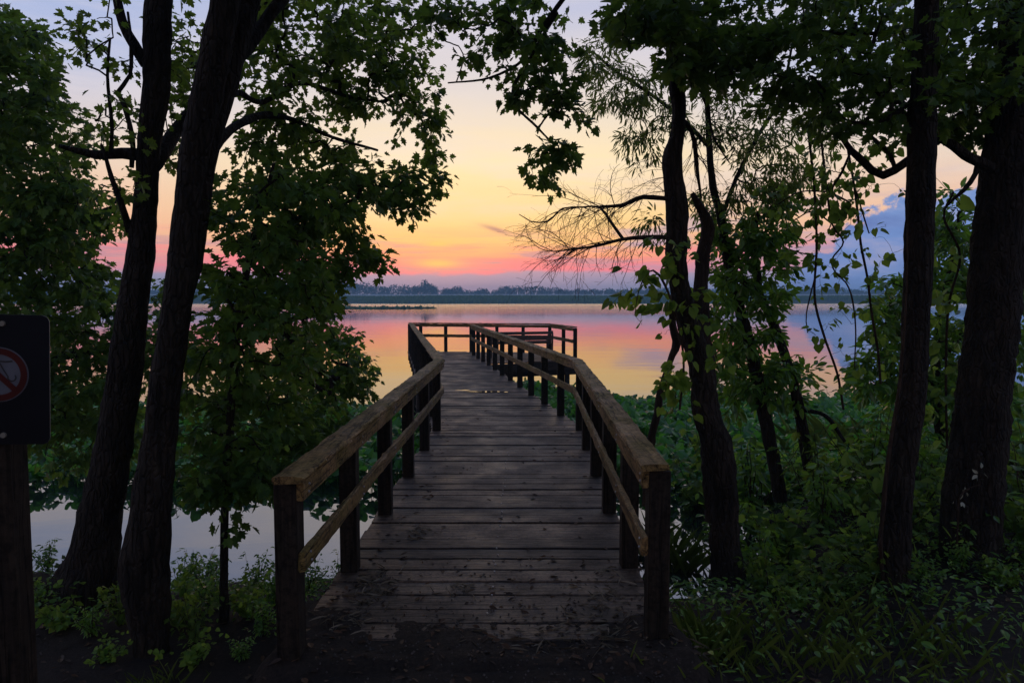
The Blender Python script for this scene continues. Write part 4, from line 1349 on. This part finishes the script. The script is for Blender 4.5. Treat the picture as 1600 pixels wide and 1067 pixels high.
def in_left(x, y):
    return x < xl(y) - 0.25 and 9.1 + 0.6 * mnoise.noise(Vector((x * .8, 0, 5))) < y < 14.0 + 2 * mnoise.noise(Vector((x * .4, 4.4, 0))) + (0.5 if x < -5 else 0)


for test, (x0, x1, y0, y1), dens in ((in_right, (-0.6, 17, 8.3, 20), 150), (in_left, (-13, -1.0, 7.8, 16), 130)):
    pts, _ = mat_area(test, x0, x1, y0, y1, dens, 0)
    n = len(pts)
    hz = WATER_Z + 0.08 + 0.40 * rng.beta(2, 1.6, n) * np.array([0.75 + 0.5 * mnoise.noise(Vector((a * .9, c * .9, 8))) for a, c in pts])
    pos = np.column_stack([pts, hz])
    ang = rng.uniform(0, 2 * math.pi, n)
    tip = np.column_stack([np.cos(ang), np.sin(ang), rng.normal(0.35, 0.4, n)])
    nor = np.column_stack([rng.normal(0, .45, n), rng.normal(-.15, .45, n), np.ones(n)])
    q.leaves(PAD, pos, tip, nor, rng.uniform(0.09, 0.19, n), 0)
    for i in range(0, n, 4):
        base = np.array([pts[i, 0] + rng.normal(0, .05), pts[i, 1] + rng.normal(0, .05), WATER_Z - .05])
        q.tube([base, (base + pos[i]) / 2 + rng.normal(0, .01, 3), pos[i]], [.006, .005, .004], 4, 0, cap=False)
tag(q.build("pond_leaves", M["pad"]), "mat of broad green pond leaves standing in the water beside the boardwalk", kind="stuff")

# ------------------------------------------------------------------ ground cover, grass, litter
q = Buf()


def scatter(n, x0, x1, y0, y1, ok):
    x = rng.uniform(x0, x1, n)
    y = rng.uniform(y0, y1, n)
    k = [i for i in range(n) if ok(x[i], y[i])]
    return np.array([(x[i], y[i], max(ground_z(x[i], y[i]), WATER_Z)) for i in k])


on_bank = lambda x, y: y < shore(x) - 0.3
p = scatter(12500, 0.95, 6.5, 3.0, 8.5, lambda x, y: on_bank(x, y) and x > 0.95 and random.random() < 0.35 + 0.65 * sstep(3.4, 4.3, y))
n = len(p)
p[:, 2] += rng.uniform(0.01, 0.20, n)
ang = rng.uniform(0, 6.28, n)
q.leaves(OVAL, p, np.column_stack([np.cos(ang), np.sin(ang), rng.normal(-.1, .3, n)]), np.column_stack([rng.normal(0, .4, n), rng.normal(0, .4, n), np.ones(n)]), rng.uniform(.022, .06, n) * (1 + 0.5 * (rng.random(n) < .12)))
p = scatter(3600, -6, -1.1, 4.2, 6.8, lambda x, y: on_bank(x, y))
n = len(p)
p[:, 2] += rng.uniform(0.01, 0.14, n)
ang = rng.uniform(0, 6.28, n)
q.leaves(OVAL, p, np.column_stack([np.cos(ang), np.sin(ang), rng.normal(-.1, .3, n)]), np.column_stack([rng.normal(0, .4, n), rng.normal(0, .4, n), np.ones(n)]), rng.uniform(.02, .055, n))
tag(q.build("ground_cover", M["oval"]), "low leafy ground cover under the trees", kind="stuff")

q = Buf()


def blades(cx, cy, r, n, h, buf=q, tilt=0.22):
    n = int(n * 2.0)
    r = r * 1.25
    x = cx + rng.normal(0, r, n)
    y = cy + rng.normal(0, r * .8, n)
    z = np.array([max(ground_z(a, c), WATER_Z - .05) for a, c in zip(x, y)]) - 0.01
    ang = rng.uniform(0, 6.28, n)
    tip = np.column_stack([np.cos(ang) * tilt, np.sin(ang) * tilt, np.ones(n)]) + rng.normal(0, .12, (n, 3))
    nor = np.column_stack([-np.cos(ang), -np.sin(ang), np.full(n, .3)])
    buf.leaves(BLADE, np.column_stack([x, y, z]), tip, nor, h * 0.85 * rng.uniform(.35, 1.25, n))


for (px, d_, n, h, r) in [(1075, 3.75, 60, .26, .09), (1100, 4.0, 60, .25, .12), (1140, 3.7, 40, .20, .12), (1290, 3.6, 24, .22, .12), (1350, 3.7, 24, .2, .15), (1200, 3.5, 26, .15, .15), (1480, 3.8, 30, .22, .2), (1560, 3.5, 20, .2, .2),
                          (240, 3.35, 34, .12, .07), (1420, 3.45, 14, .18, .2), (1064, 6.3, 14, .5, .08), (1050, 6.6, 16, .5, .08), (1108, 6.5, 8, .45, .08), (1300, 10.5, 60, .9, .35), (1370, 10.2, 40, .9, .3), (1000, 6.8, 16, .5, .08),
                          (1120, 3.5, 30, .14, .2), (1260, 4.0, 30, .25, .2), (1380, 4.1, 30, .25, .2), (1050, 3.9, 30, .22, .05)]:
    pt = P(px, 900, d_)
    blades(pt[0], d_, r, n, h)
tag(q.build("grass", M["grass"]), "tufts of thin green grass at the edge of the undergrowth", kind="stuff")

q = Buf()
sx_ = np.arange(-1.40, 1.12, 0.025)
sy_ = np.arange(3.2, 5.0, 0.025)


def soil_z(x, y):
    n1 = mnoise.noise(Vector((x * 2.6, y * 2.6, 1.0)))
    n2 = mnoise.noise(Vector((x * 9, y * 9, 2.0)))
    n3 = mnoise.noise(Vector((x * 31, y * 31, 3.0)))
    e = max(sstep(-0.72, -1.05, x), sstep(0.45, 0.80, x))
    return -0.10 * sstep(3.40, 3.10, y) - 0.25 * max(0.0, -1.22 - x) * 4 - 0.25 * max(0.0, x - 0.93) * 4 + 0.034 - 0.085 * (y - 3.30) + 0.030 * e - 0.012 * max(0, y - 4.4) * 8 + 0.022 * n1 + 0.014 * n2 + 0.006 * n3


vv = np.array([(x, y, soil_z(x, y)) for y in sy_ for x in sx_])
nx_ = len(sx_)
ii = np.arange(len(sy_) - 1)[:, None] * nx_ + np.arange(nx_ - 1)[None]
qq = np.stack([ii, ii + 1, ii + nx_ + 1, ii + nx_], -1).reshape(-1, 4)
qq = qq[np.max(vv[qq][:, :, 2], 1) > -0.012]
q.add(vv, qq, np.full(len(qq), 4), 0, True)
tag(q.build("soil", bpy.data.materials["woodland_soil"]), kind="structure")

# dead leaves on the soil and on the boards
q = Buf()
p = scatter(2600, -5.0, 5.5, 2.6, 5.2, lambda x, y: on_bank(x, y) and (x < -1.0 or x > 0.75 or y < 4.0))
n = len(p)
p[:, 2] = np.maximum(p[:, 2], [soil_z(e[0], e[1]) if -1.28 < e[0] < 1.1 and 3.2 < e[1] < 5 else -9 for e in p])
p[:, 2] += rng.uniform(0.004, 0.02, n)
ang = rng.uniform(0, 6.28, n)
q.leaves(OVAL, p, np.column_stack([np.cos(ang), np.sin(ang), rng.normal(0, .15, n)]), np.column_stack([rng.normal(0, .25, n), rng.normal(0, .25, n), np.ones(n)]), rng.uniform(.02, .07, n))
dy = 4.0 + 10 * rng.beta(1.0, 2.6, 190)
dx = np.array([rng.uniform(xl(a) - .05, xr(a) + .05) for a in dy])
ed = rng.random(190) < .35
dx = np.where(ed, np.array([xl(a) for a in dy]) + np.abs(rng.normal(0, .16, 190)), dx)
ang = rng.uniform(0, 6.28, 190)
q.leaves(OVAL, np.column_stack([dx, dy, np.full(190, .007)]), np.column_stack([np.cos(ang), np.sin(ang), np.full(190, .03)]), np.column_stack([rng.normal(0, .2, 190), rng.normal(0, .2, 190), np.ones(190)]), rng.uniform(.02, .075, 190))
m = 420
yy = 3.35 + 1.5 * rng.random(m) ** 1.4
xx = rng.uniform(-1.15, 0.95, m)
zz = np.array([max(0.004, soil_z(a_, c_)) + 0.003 for a_, c_ in zip(xx, yy)])
ang = rng.uniform(0, 6.28, m)
q.leaves(OVAL, np.column_stack([xx, yy, zz]), np.column_stack([np.cos(ang), np.sin(ang), rng.normal(0, .1, m)]), np.column_stack([rng.normal(0, .3, m), rng.normal(0, .3, m), np.ones(m)]), rng.uniform(.015, .055, m))
tag(q.build("leaf_litter", M["dead_leaf"]), "scattered brown fallen leaves on the soil and the boards", kind="stuff")

# straw and dead grass raked against the posts
q = Buf()
for (cx, cy, n, sx, sy) in [(-0.92, 4.45, 70, .07, .12), (-0.88, 4.2, 60, .08, .10), (-0.95, 3.85, 60, .07, .10), (0.62, 4.1, 40, .10, .12), (0.45, 3.75, 90, .20, .16), (0.25, 3.6, 50, .3, .1), (0.66, 4.5, 26, .04, .1), (-0.75, 5.3, 30, .08, .1), (-0.4, 4.3, 20, .1, .05), (1.0, 3.55, 40, .12, .1)]:
    x = cx + rng.normal(0, sx, n)
    y = cy + rng.normal(0, sy, n)
    z = np.array([max(0.004 if e > 3.66 else -1, soil_z(f, e), ground_z(f, e)) for f, e in zip(x, y)]) + 0.003 + np.abs(rng.normal(0, .012, n))
    ang = rng.uniform(0, 6.28, n)
    q.leaves(BLADE, np.column_stack([x, y, z]), np.column_stack([np.cos(ang), np.sin(ang), rng.normal(.05, .12, n)]), np.column_stack([rng.normal(0, .5, n), rng.normal(0, .5, n), np.ones(n)]), rng.uniform(.05, .16, n))
tag(q.build("dead_grass", M["straw"]), "pale straw and dead grass caught on the boards by the posts", kind="stuff")

# dark debris clumps and grit on the path end
q = Buf()
for i in range(900):
    x, y = rng.uniform(-1.05, 1.0), rng.uniform(2.9, 4.15)
    if y > 3.75 and rng.random() < (y - 3.75) * 2.2:
        continue
    r_ = rng.uniform(.002, .009) * (1.6 if rng.random() < .04 else 1)
    z = max(0.002 if y > 3.66 else -1, ground_z(x, y), soil_z(x, y)) + r_ * .3
    ico = np.array([(1, 0, 0), (-1, 0, 0), (0, 1, 0), (0, -1, 0), (0, 0, 1), (0, 0, -1)], float) * r_ * rng.uniform(.6, 1.3, (6, 1))
    a = rng.uniform(0, 6.28)
    ico[:, :2] = ico[:, :2] @ np.array([[math.cos(a), -math.sin(a)], [math.sin(a), math.cos(a)]])
    q.faces(ico + [x, y, z], [(0, 2, 4), (2, 1, 4), (1, 3, 4), (3, 0, 4), (2, 0, 5), (1, 2, 5), (3, 1, 5), (0, 3, 5)])
tag(q.build("gravel", plain_mat("grit", (0.045, 0.038, 0.033), 0.7, 0.4, 20, 0.6)), "fine gravel and grit where the path meets the boards", kind="stuff")

# puddle on the boards where the walk bends
q = Buf()
n = 40
for (cx, cy, rx, ry) in ((-0.52, 13.55, 0.30, 0.11), (-0.98, 13.75, 0.13, 0.07), (-0.15, 13.5, 0.12, .04)):
    v = [(cx + rx * math.cos(t) * (1 + .28 * math.sin(3 * t + cx) + .12 * math.sin(7 * t)), cy + ry * math.sin(t) * (1 + .3 * math.cos(4 * t + cy)), 0.0105) for t in np.linspace(0, 2 * math.pi, n, endpoint=False)]
    q.faces(v, [tuple(range(n))])
m_, nt = mat_new("puddle_water")
o_ = nd(nt, "ShaderNodeOutputMaterial")
gl = nd(nt, "ShaderNodeBsdfPrincipled", inp={"Base Color": (0.03, 0.028, 0.026, 1), "Roughness": 0.06, "IOR": 1.6})
nt.links.new(gl.outputs[0], o_.inputs[0])
tag(q.build("puddle", m_), "thin shiny puddle lying across the boards past the bend", kind="stuff")

# ------------------------------------------------------------------ far shore
M["reed"] = leaf_mat("reed_bed", [(0.035, 0.105, 0.030), (0.055, 0.140, 0.034), (0.085, 0.165, 0.040)], (0.10, 0.20, 0.05), 0.7, 0.2)
q = Buf()
n = 42000
x = rng.uniform(-420, 470, n)
y = 338 - np.array([40 * max(0.0, mnoise.noise(Vector((a * .012, 7.7, 0))) - 0.05) for a in x]) + 60 * rng.random(n) ** 1.6
h = 0.9 + 1.5 * rng.uniform(.6, 1.1, n) * np.array([0.8 + 0.5 * mnoise.noise(Vector((a * .02, c * .04, 2))) for a, c in zip(x, y)])
z = np.array([ground_z(a, c) for a, c in zip(x, y)]) - .1
z = np.maximum(z, WATER_Z)
tip = np.column_stack([rng.normal(0, .15, n), rng.normal(0, .15, n), np.ones(n)])
nor = np.column_stack([rng.normal(0, .4, n), -np.ones(n), np.zeros(n)])
REED = leaf_tpl([(0, 0), (0.05, 0.2), (0.6, 0.22), (1.0, 0)], 0.1, 0.05)
q.leaves(REED, np.column_stack([x, y, z]), tip, nor, h)
tag(q.build("reed_bed", M["reed"]), "dark green belt of reeds along the far shore", kind="stuff")

q = Buf()
n = 2600
x = rng.uniform(-1, 1, n)
y = rng.uniform(-1, 1, n)
k = x * x + y * y < 1
x, y = x[k], y[k]
X = -32 + x * 13 - y * 1.5
Y = 168 + y * 7 * (1 - .5 * (x > 0.4)) + 2 * x
n = len(X)
q.leaves(BLADE, np.column_stack([X, Y, np.full(n, WATER_Z - .02)]), np.column_stack([rng.normal(0, .5, n), rng.normal(0, .5, n), np.ones(n)]), np.column_stack([rng.normal(0, .5, n), -np.ones(n), np.zeros(n)]), rng.uniform(.25, .6, n) * 1.0)
X2 = rng.uniform(-47, -19, n)
q.leaves(PAD, np.column_stack([X, Y, np.full(n, WATER_Z + .03)]), np.column_stack([rng.normal(0, 1, n), rng.normal(0, 1, n), np.full(n, .2)]), np.column_stack([rng.normal(0, .3, n), rng.normal(0, .3, n), np.ones(n)]), rng.uniform(.5, 1.1, n))
tag(q.build("weed_bed", M["reed"]), "low green weed bed lying on the lake before the far shore", kind="stuff")

M["far_leaf"] = leaf_mat("far_foliage", [(0.020, 0.038, 0.024), (0.032, 0.052, 0.030)], (0.02, 0.03, 0.02), 0.9, 0.1)


def clump(buf, px, top, wpx, d, n, base=457, sq=1.0):
    c = P(px, (top + base) / 2, d)
    rx = px2m(wpx, d)
    rz = px2m((base - top) / 2, d)
    v = rng.normal(0, 1, (n, 3))
    v /= np.linalg.norm(v, axis=1, keepdims=True)
    v *= rng.uniform(.55, 1.0, (n, 1))
    pos = c + v * [rx, rx, rz * 1.05]
    buf.leaves(OVAL, pos, rng.normal(0, 1, (n, 3)), v + rng.normal(0, .4, (n, 3)), rng.uniform(1.1, 2.2, n))


q = Buf()
dw = 640
for px in range(-60, 1700, 13):
    big = mnoise.noise(Vector((px * .011, 0.3, 0))) + .5 * mnoise.noise(Vector((px * .05, 2.3, 0)))
    top = 452 - 22 * max(0, big) + rng.uniform(-2.5, 1)
    if 775 < px < 850:
        top = 447 + rng.uniform(-1.5, 1)
    if px > 880:
        top = 452 - 3 * max(0, big) + rng.uniform(-1, 1)
    if 600 < px < 775:
        top = 453 - 14 * max(0, big) + rng.uniform(-2, 1)
    clump(q, px + rng.uniform(-5, 5), top, rng.uniform(9, 15), dw + rng.uniform(-30, 30), 460, 467)
tag(q.build("treeline", M["far_leaf"]), "hazy blue line of woods beyond the far reeds", kind="stuff")
for label, bits in [("tall lone tree rising above the hazy far treeline", [(664, 436, 7, 160), (666, 442, 12, 240), (650, 447, 10, 140), (678, 449, 8, 120)]),
                    ("broad clump of far trees at the left end of the visible treeline", [(553, 441, 16, 300), (572, 442, 13, 260), (535, 444, 14, 260), (520, 446, 14, 260)]),
                    ("rounded far tree in the middle of the hazy treeline", [(714, 447, 11, 200), (700, 451, 9, 140)])]:
    tr = thing("far_tree", label, "tree", P(bits[0][0], 460, 600), "trees on the far shore")
    q = Buf()
    for (px, top, w, n) in bits:
        clump(q, px, top, w, 600, n, 459)
    adopt(q.build("crown", M["far_leaf"]), tr)
    q = Buf()
    a = P(bits[0][0], 461, 600)
    q.tube([a - [0, 0, 2], P(bits[0][0], bits[0][1] + 4, 600)], [.6, .3], 6)
    adopt(q.build("trunk", mb), tr)

# ------------------------------------------------------------------ haze
HAZE = 0.0008
q = Buf()
q.box((0, 480, 10.0), (2600, 1600, 26.0))
hz_ = q.build("haze", None or plain_mat("tmp", (1, 1, 1)))
m_, nt = mat_new("haze_air")
o_ = nd(nt, "ShaderNodeOutputMaterial")
pv = nd(nt, "ShaderNodeVolumePrincipled", inp={"Color": (0.42, 0.74, 1.0, 1), "Density": HAZE, "Anisotropy": 0.0})
nt.links.new(pv.outputs[0], o_.inputs["Volume"])
hz_.data.materials.clear()
hz_.data.materials.append(m_)
tag(hz_, kind="stuff")

q = Buf()
q.box((0, 520, 3.0), (1300, 180, 3.4))
mi = q.build("mist", plain_mat("tmp2", (1, 1, 1)))
m_, nt = mat_new("mist_air")
o_ = nd(nt, "ShaderNodeOutputMaterial")
pv = nd(nt, "ShaderNodeVolumePrincipled", inp={"Color": (0.75, 0.88, 1.0, 1), "Density": 0.0045, "Anisotropy": 0.0})
nt.links.new(pv.outputs[0], o_.inputs["Volume"])
mi.data.materials.clear()
mi.data.materials.append(m_)
tag(mi, "thin pale morning mist lying over the reeds in front of the far woods", kind="stuff")

# ------------------------------------------------------------------ sky
world = bpy.data.worlds.new("World")
scene.world = world
world.use_nodes = True
nt = world.node_tree
nt.nodes.clear()
wo = nd(nt, "ShaderNodeOutputWorld")
tc = nd(nt, "ShaderNodeTexCoord")
sx = nd(nt, "ShaderNodeSeparateXYZ")
nt.links.new(tc.outputs["Generated"], sx.inputs[0])
X_, Y_, Z_ = sx.outputs
az = math_n(nt, "ARCTAN2", X_, Y_)


def noise_w(scale, sx_, sz_, detail=4.0, rough=0.55, off=0.0):
    mp = nd(nt, "ShaderNodeMapping", inp={"Scale": (sx_, sx_, sz_), "Location": (off, off * .7, off * 1.3)})
    nt.links.new(tc.outputs["Generated"], mp.inputs[0])
    n = nd(nt, "ShaderNodeTexNoise", inp={"Scale": scale, "Detail": detail, "Roughness": rough})
    nt.links.new(mp.outputs[0], n.inputs["Vector"])
    return n.outputs["Fac"]


def mixc(f, a, b):
    m = nd(nt, "ShaderNodeMix", data_type="RGBA")
    for i, x in ((0, f), (6, a), (7, b)):
        if isinstance(x, (int, float)):
            m.inputs[i].default_value = x
        elif isinstance(x, tuple):
            m.inputs[i].default_value = (*x, 1)
        else:
            nt.links.new(x, m.inputs[i])
    return m.outputs[2]


def gauss(x, c, w):
    t = math_n(nt, "DIVIDE", math_n(nt, "SUBTRACT", x, c), w)
    return math_n(nt, "EXPONENT", math_n(nt, "MULTIPLY", math_n(nt, "MULTIPLY", t, t), -1.0))


def smooth(x, a, b):
    m = nd(nt, "ShaderNodeMapRange", interpolation_type="SMOOTHSTEP", inp={1: a, 2: b})
    nt.links.new(x, m.inputs[0])
    return m.outputs[0]


streak = noise_w(5.0, 1.0, 11.0, 5.0, 0.6)
zel = math_n(nt, "ADD", Z_, math_n(nt, "MULTIPLY", math_n(nt, "SUBTRACT", streak, 0.5), 0.022))
k = math_n(nt, "MULTIPLY", zel, 1.0)
base = ramp(nt, k, [(0.0, srgb(150, 150, 172)), (0.032, srgb(253, 116, 146)), (0.046, srgb(255, 124, 130)), (0.060, srgb(255, 152, 116)), (0.082, srgb(253, 194, 118)), (0.115, srgb(253, 211, 138)), (0.19, srgb(250, 224, 174)),
                    (0.28, srgb(222, 210, 202)), (0.38, srgb(186, 188, 210)), (0.55, srgb(140, 154, 196)), (1.0, srgb(96, 116, 168))])
col = base.outputs[0]
# cooler towards the sides
sidef = math_n(nt, "MULTIPLY", smooth(math_n(nt, "ABSOLUTE", math_n(nt, "ADD", az, 0.03)), 0.13, 0.55), 0.80)
side = ramp(nt, Z_, [(0.0, srgb(120, 140, 180)), (0.05, srgb(214, 150, 150)), (0.09, srgb(236, 176, 150)), (0.18, srgb(222, 200, 186)), (0.28, srgb(160, 176, 216)), (0.45, srgb(130, 156, 208)), (1.0, srgb(90, 112, 170))])
col = mixc(sidef, col, side.outputs[0])
# pink streaks and violet wisps low in the sky
# broad soft banks of thin cloud higher up
hf = math_n(nt, "MULTIPLY", math_n(nt, "MULTIPLY", smooth(noise_w(2.2, 1.0, 7.0, 6.0, 0.62, 5.0), 0.46, 0.68), smooth(Z_, 0.06, 0.16)), 0.40)
col = mixc(hf, col, srgb(226, 214, 214))
pf = math_n(nt, "MULTIPLY", math_n(nt, "MULTIPLY", smooth(noise_w(4.0, 1.2, 18.0, 6.0, 0.65, 3.0), 0.46, 0.60), gauss(Z_, 0.055, 0.028)), 0.75)
col = mixc(pf, col, srgb(252, 118, 134))
vf = math_n(nt, "MULTIPLY", math_n(nt, "MULTIPLY", smooth(noise_w(7.0, 1.0, 13.0, 8.0, 0.68, 7.0), 0.50, 0.62), gauss(Z_, 0.058, 0.030)), 0.80)
col = mixc(vf, col, srgb(188, 138, 152))
# lavender cloud patches right of the sunset
lf = math_n(nt, "MULTIPLY", smooth(noise_w(3.4, 1.3, 5.5, 6.0, 0.62, 13.0), 0.44, 0.58), math_n(nt, "MULTIPLY", smooth(az, 0.02, 0.22), gauss(Z_, 0.085, 0.055)))
col = mixc(math_n(nt, "MULTIPLY", lf, 0.72), col, srgb(168, 150, 182))
# one dark wisp
wz = math_n(nt, "ADD", Z_, math_n(nt, "MULTIPLY", math_n(nt, "ADD", az, 0.022), 0.28))
wf = math_n(nt, "MULTIPLY", math_n(nt, "MULTIPLY", gauss(az, -0.022, 0.020), gauss(wz, 0.0985, 0.0035)), 0.95)
col = mixc(wf, col, srgb(172, 124, 118))
# sun glow through the haze
for (zc, w, hgt, amt) in ((0.050, 0.030, 0.006, 0.95), (0.078, 0.022, 0.004, 0.8), (0.064, 0.09, 0.03, 0.30)):
    gf = math_n(nt, "MULTIPLY", math_n(nt, "MULTIPLY", gauss(az, -0.107, w), gauss(Z_, zc, hgt)), amt)
    col = mixc(gf, col, srgb(255, 200, 96))
# grey cloud bank on the horizon
bn = noise_w(1.0, 26.0, 60.0, 4.0, 0.55, 1.0)
edge = math_n(nt, "ADD", 0.0345, math_n(nt, "MULTIPLY", math_n(nt, "SUBTRACT", bn, 0.5), 0.012))
edge = math_n(nt, "ADD", edge, math_n(nt, "MULTIPLY", smooth(az, -0.05, 0.0), 0.004))
cf = math_n(nt, "SUBTRACT", edge, Z_)
bank = ramp(nt, Z_, [(0.0, srgb(104, 136, 178)), (0.028, srgb(138, 148, 180)), (0.042, srgb(172, 152, 176))])
col = mixc(math_n(nt, "MULTIPLY", smooth(cf, -0.003, 0.003), 0.92), col, bank.outputs[0])
# blue cumulus to the right
cn = noise_w(1.0, 20.0, 26.0, 6.0, 0.6, 2.0)
ctop = math_n(nt, "ADD", math_n(nt, "MULTIPLY", smooth(az, 0.34, 0.54), 0.115), 0.018)
ctop = math_n(nt, "ADD", ctop, math_n(nt, "MULTIPLY", math_n(nt, "SUBTRACT", cn, 0.5), 0.100))
ctop = math_n(nt, "MULTIPLY", ctop, math_n(nt, "SUBTRACT", 1.0, smooth(az, 1.1, 1.6)))
cd = math_n(nt, "SUBTRACT", ctop, Z_)
cl2 = noise_w(1.0, 9.0, 26.0, 5.0, 0.6, 9.0)
ccol = ramp(nt, cl2, [(0.35, srgb(66, 108, 176)), (0.55, srgb(94, 134, 196)), (0.75, srgb(150, 156, 194))])
col = mixc(math_n(nt, "MULTIPLY", smooth(cd, -0.002, 0.006), math_n(nt, "MULTIPLY", smooth(az, 0.30, 0.42), 0.95)), col, ccol.outputs[0])
# the sky opposite the sunset is darker
back = smooth(Y_, -0.35, 0.45)
fac = math_n(nt, "ADD", math_n(nt, "MULTIPLY", back, 0.35), 0.65)
vm = nd(nt, "ShaderNodeVectorMath", operation="SCALE")
nt.links.new(col, vm.inputs[0])
nt.links.new(fac, vm.inputs["Scale"])
sky = nd(nt, "ShaderNodeTexSky", sky_type="NISHITA", sun_disc=False, sun_elevation=R(1.5), sun_rotation=R(-6.1), altitude=10)
bg1 = nd(nt, "ShaderNodeBackground", inp={"Strength": 1.0})
bg2 = nd(nt, "ShaderNodeBackground", inp={"Strength": 0.012})
nt.links.new(vm.outputs[0], bg1.inputs[0])
nt.links.new(sky.outputs[0], bg2.inputs[0])
ad = nd(nt, "ShaderNodeAddShader")
nt.links.new(bg1.outputs[0], ad.inputs[0])
nt.links.new(bg2.outputs[0], ad.inputs[1])
nt.links.new(ad.outputs[0], wo.inputs[0])

sun = bpy.data.lights.new("sun", "SUN")
sun.energy = 0.0006
sun.angle = R(8)
sun.color = (1.0, 0.62, 0.38)
so = bpy.data.objects.new("sun", sun)
COL.objects.link(so)
so.rotation_euler = Vector((math.sin(R(6.1)) * 1, -math.cos(R(6.1)), -math.tan(R(2.5)))).to_track_quat("-Z", "Y").to_euler()

# ------------------------------------------------------------------ render settings
scene.render.engine = "CYCLES"
scene.cycles.use_denoising = True
scene.cycles.max_bounces = 8
scene.cycles.diffuse_bounces = 4
scene.cycles.transmission_bounces = 4
scene.cycles.volume_bounces = 1
scene.cycles.caustics_reflective = False
scene.view_settings.view_transform = "Standard"
scene.view_settings.look = "None"
scene.view_settings.exposure = 0.18
scene.view_settings.gamma = 1.0
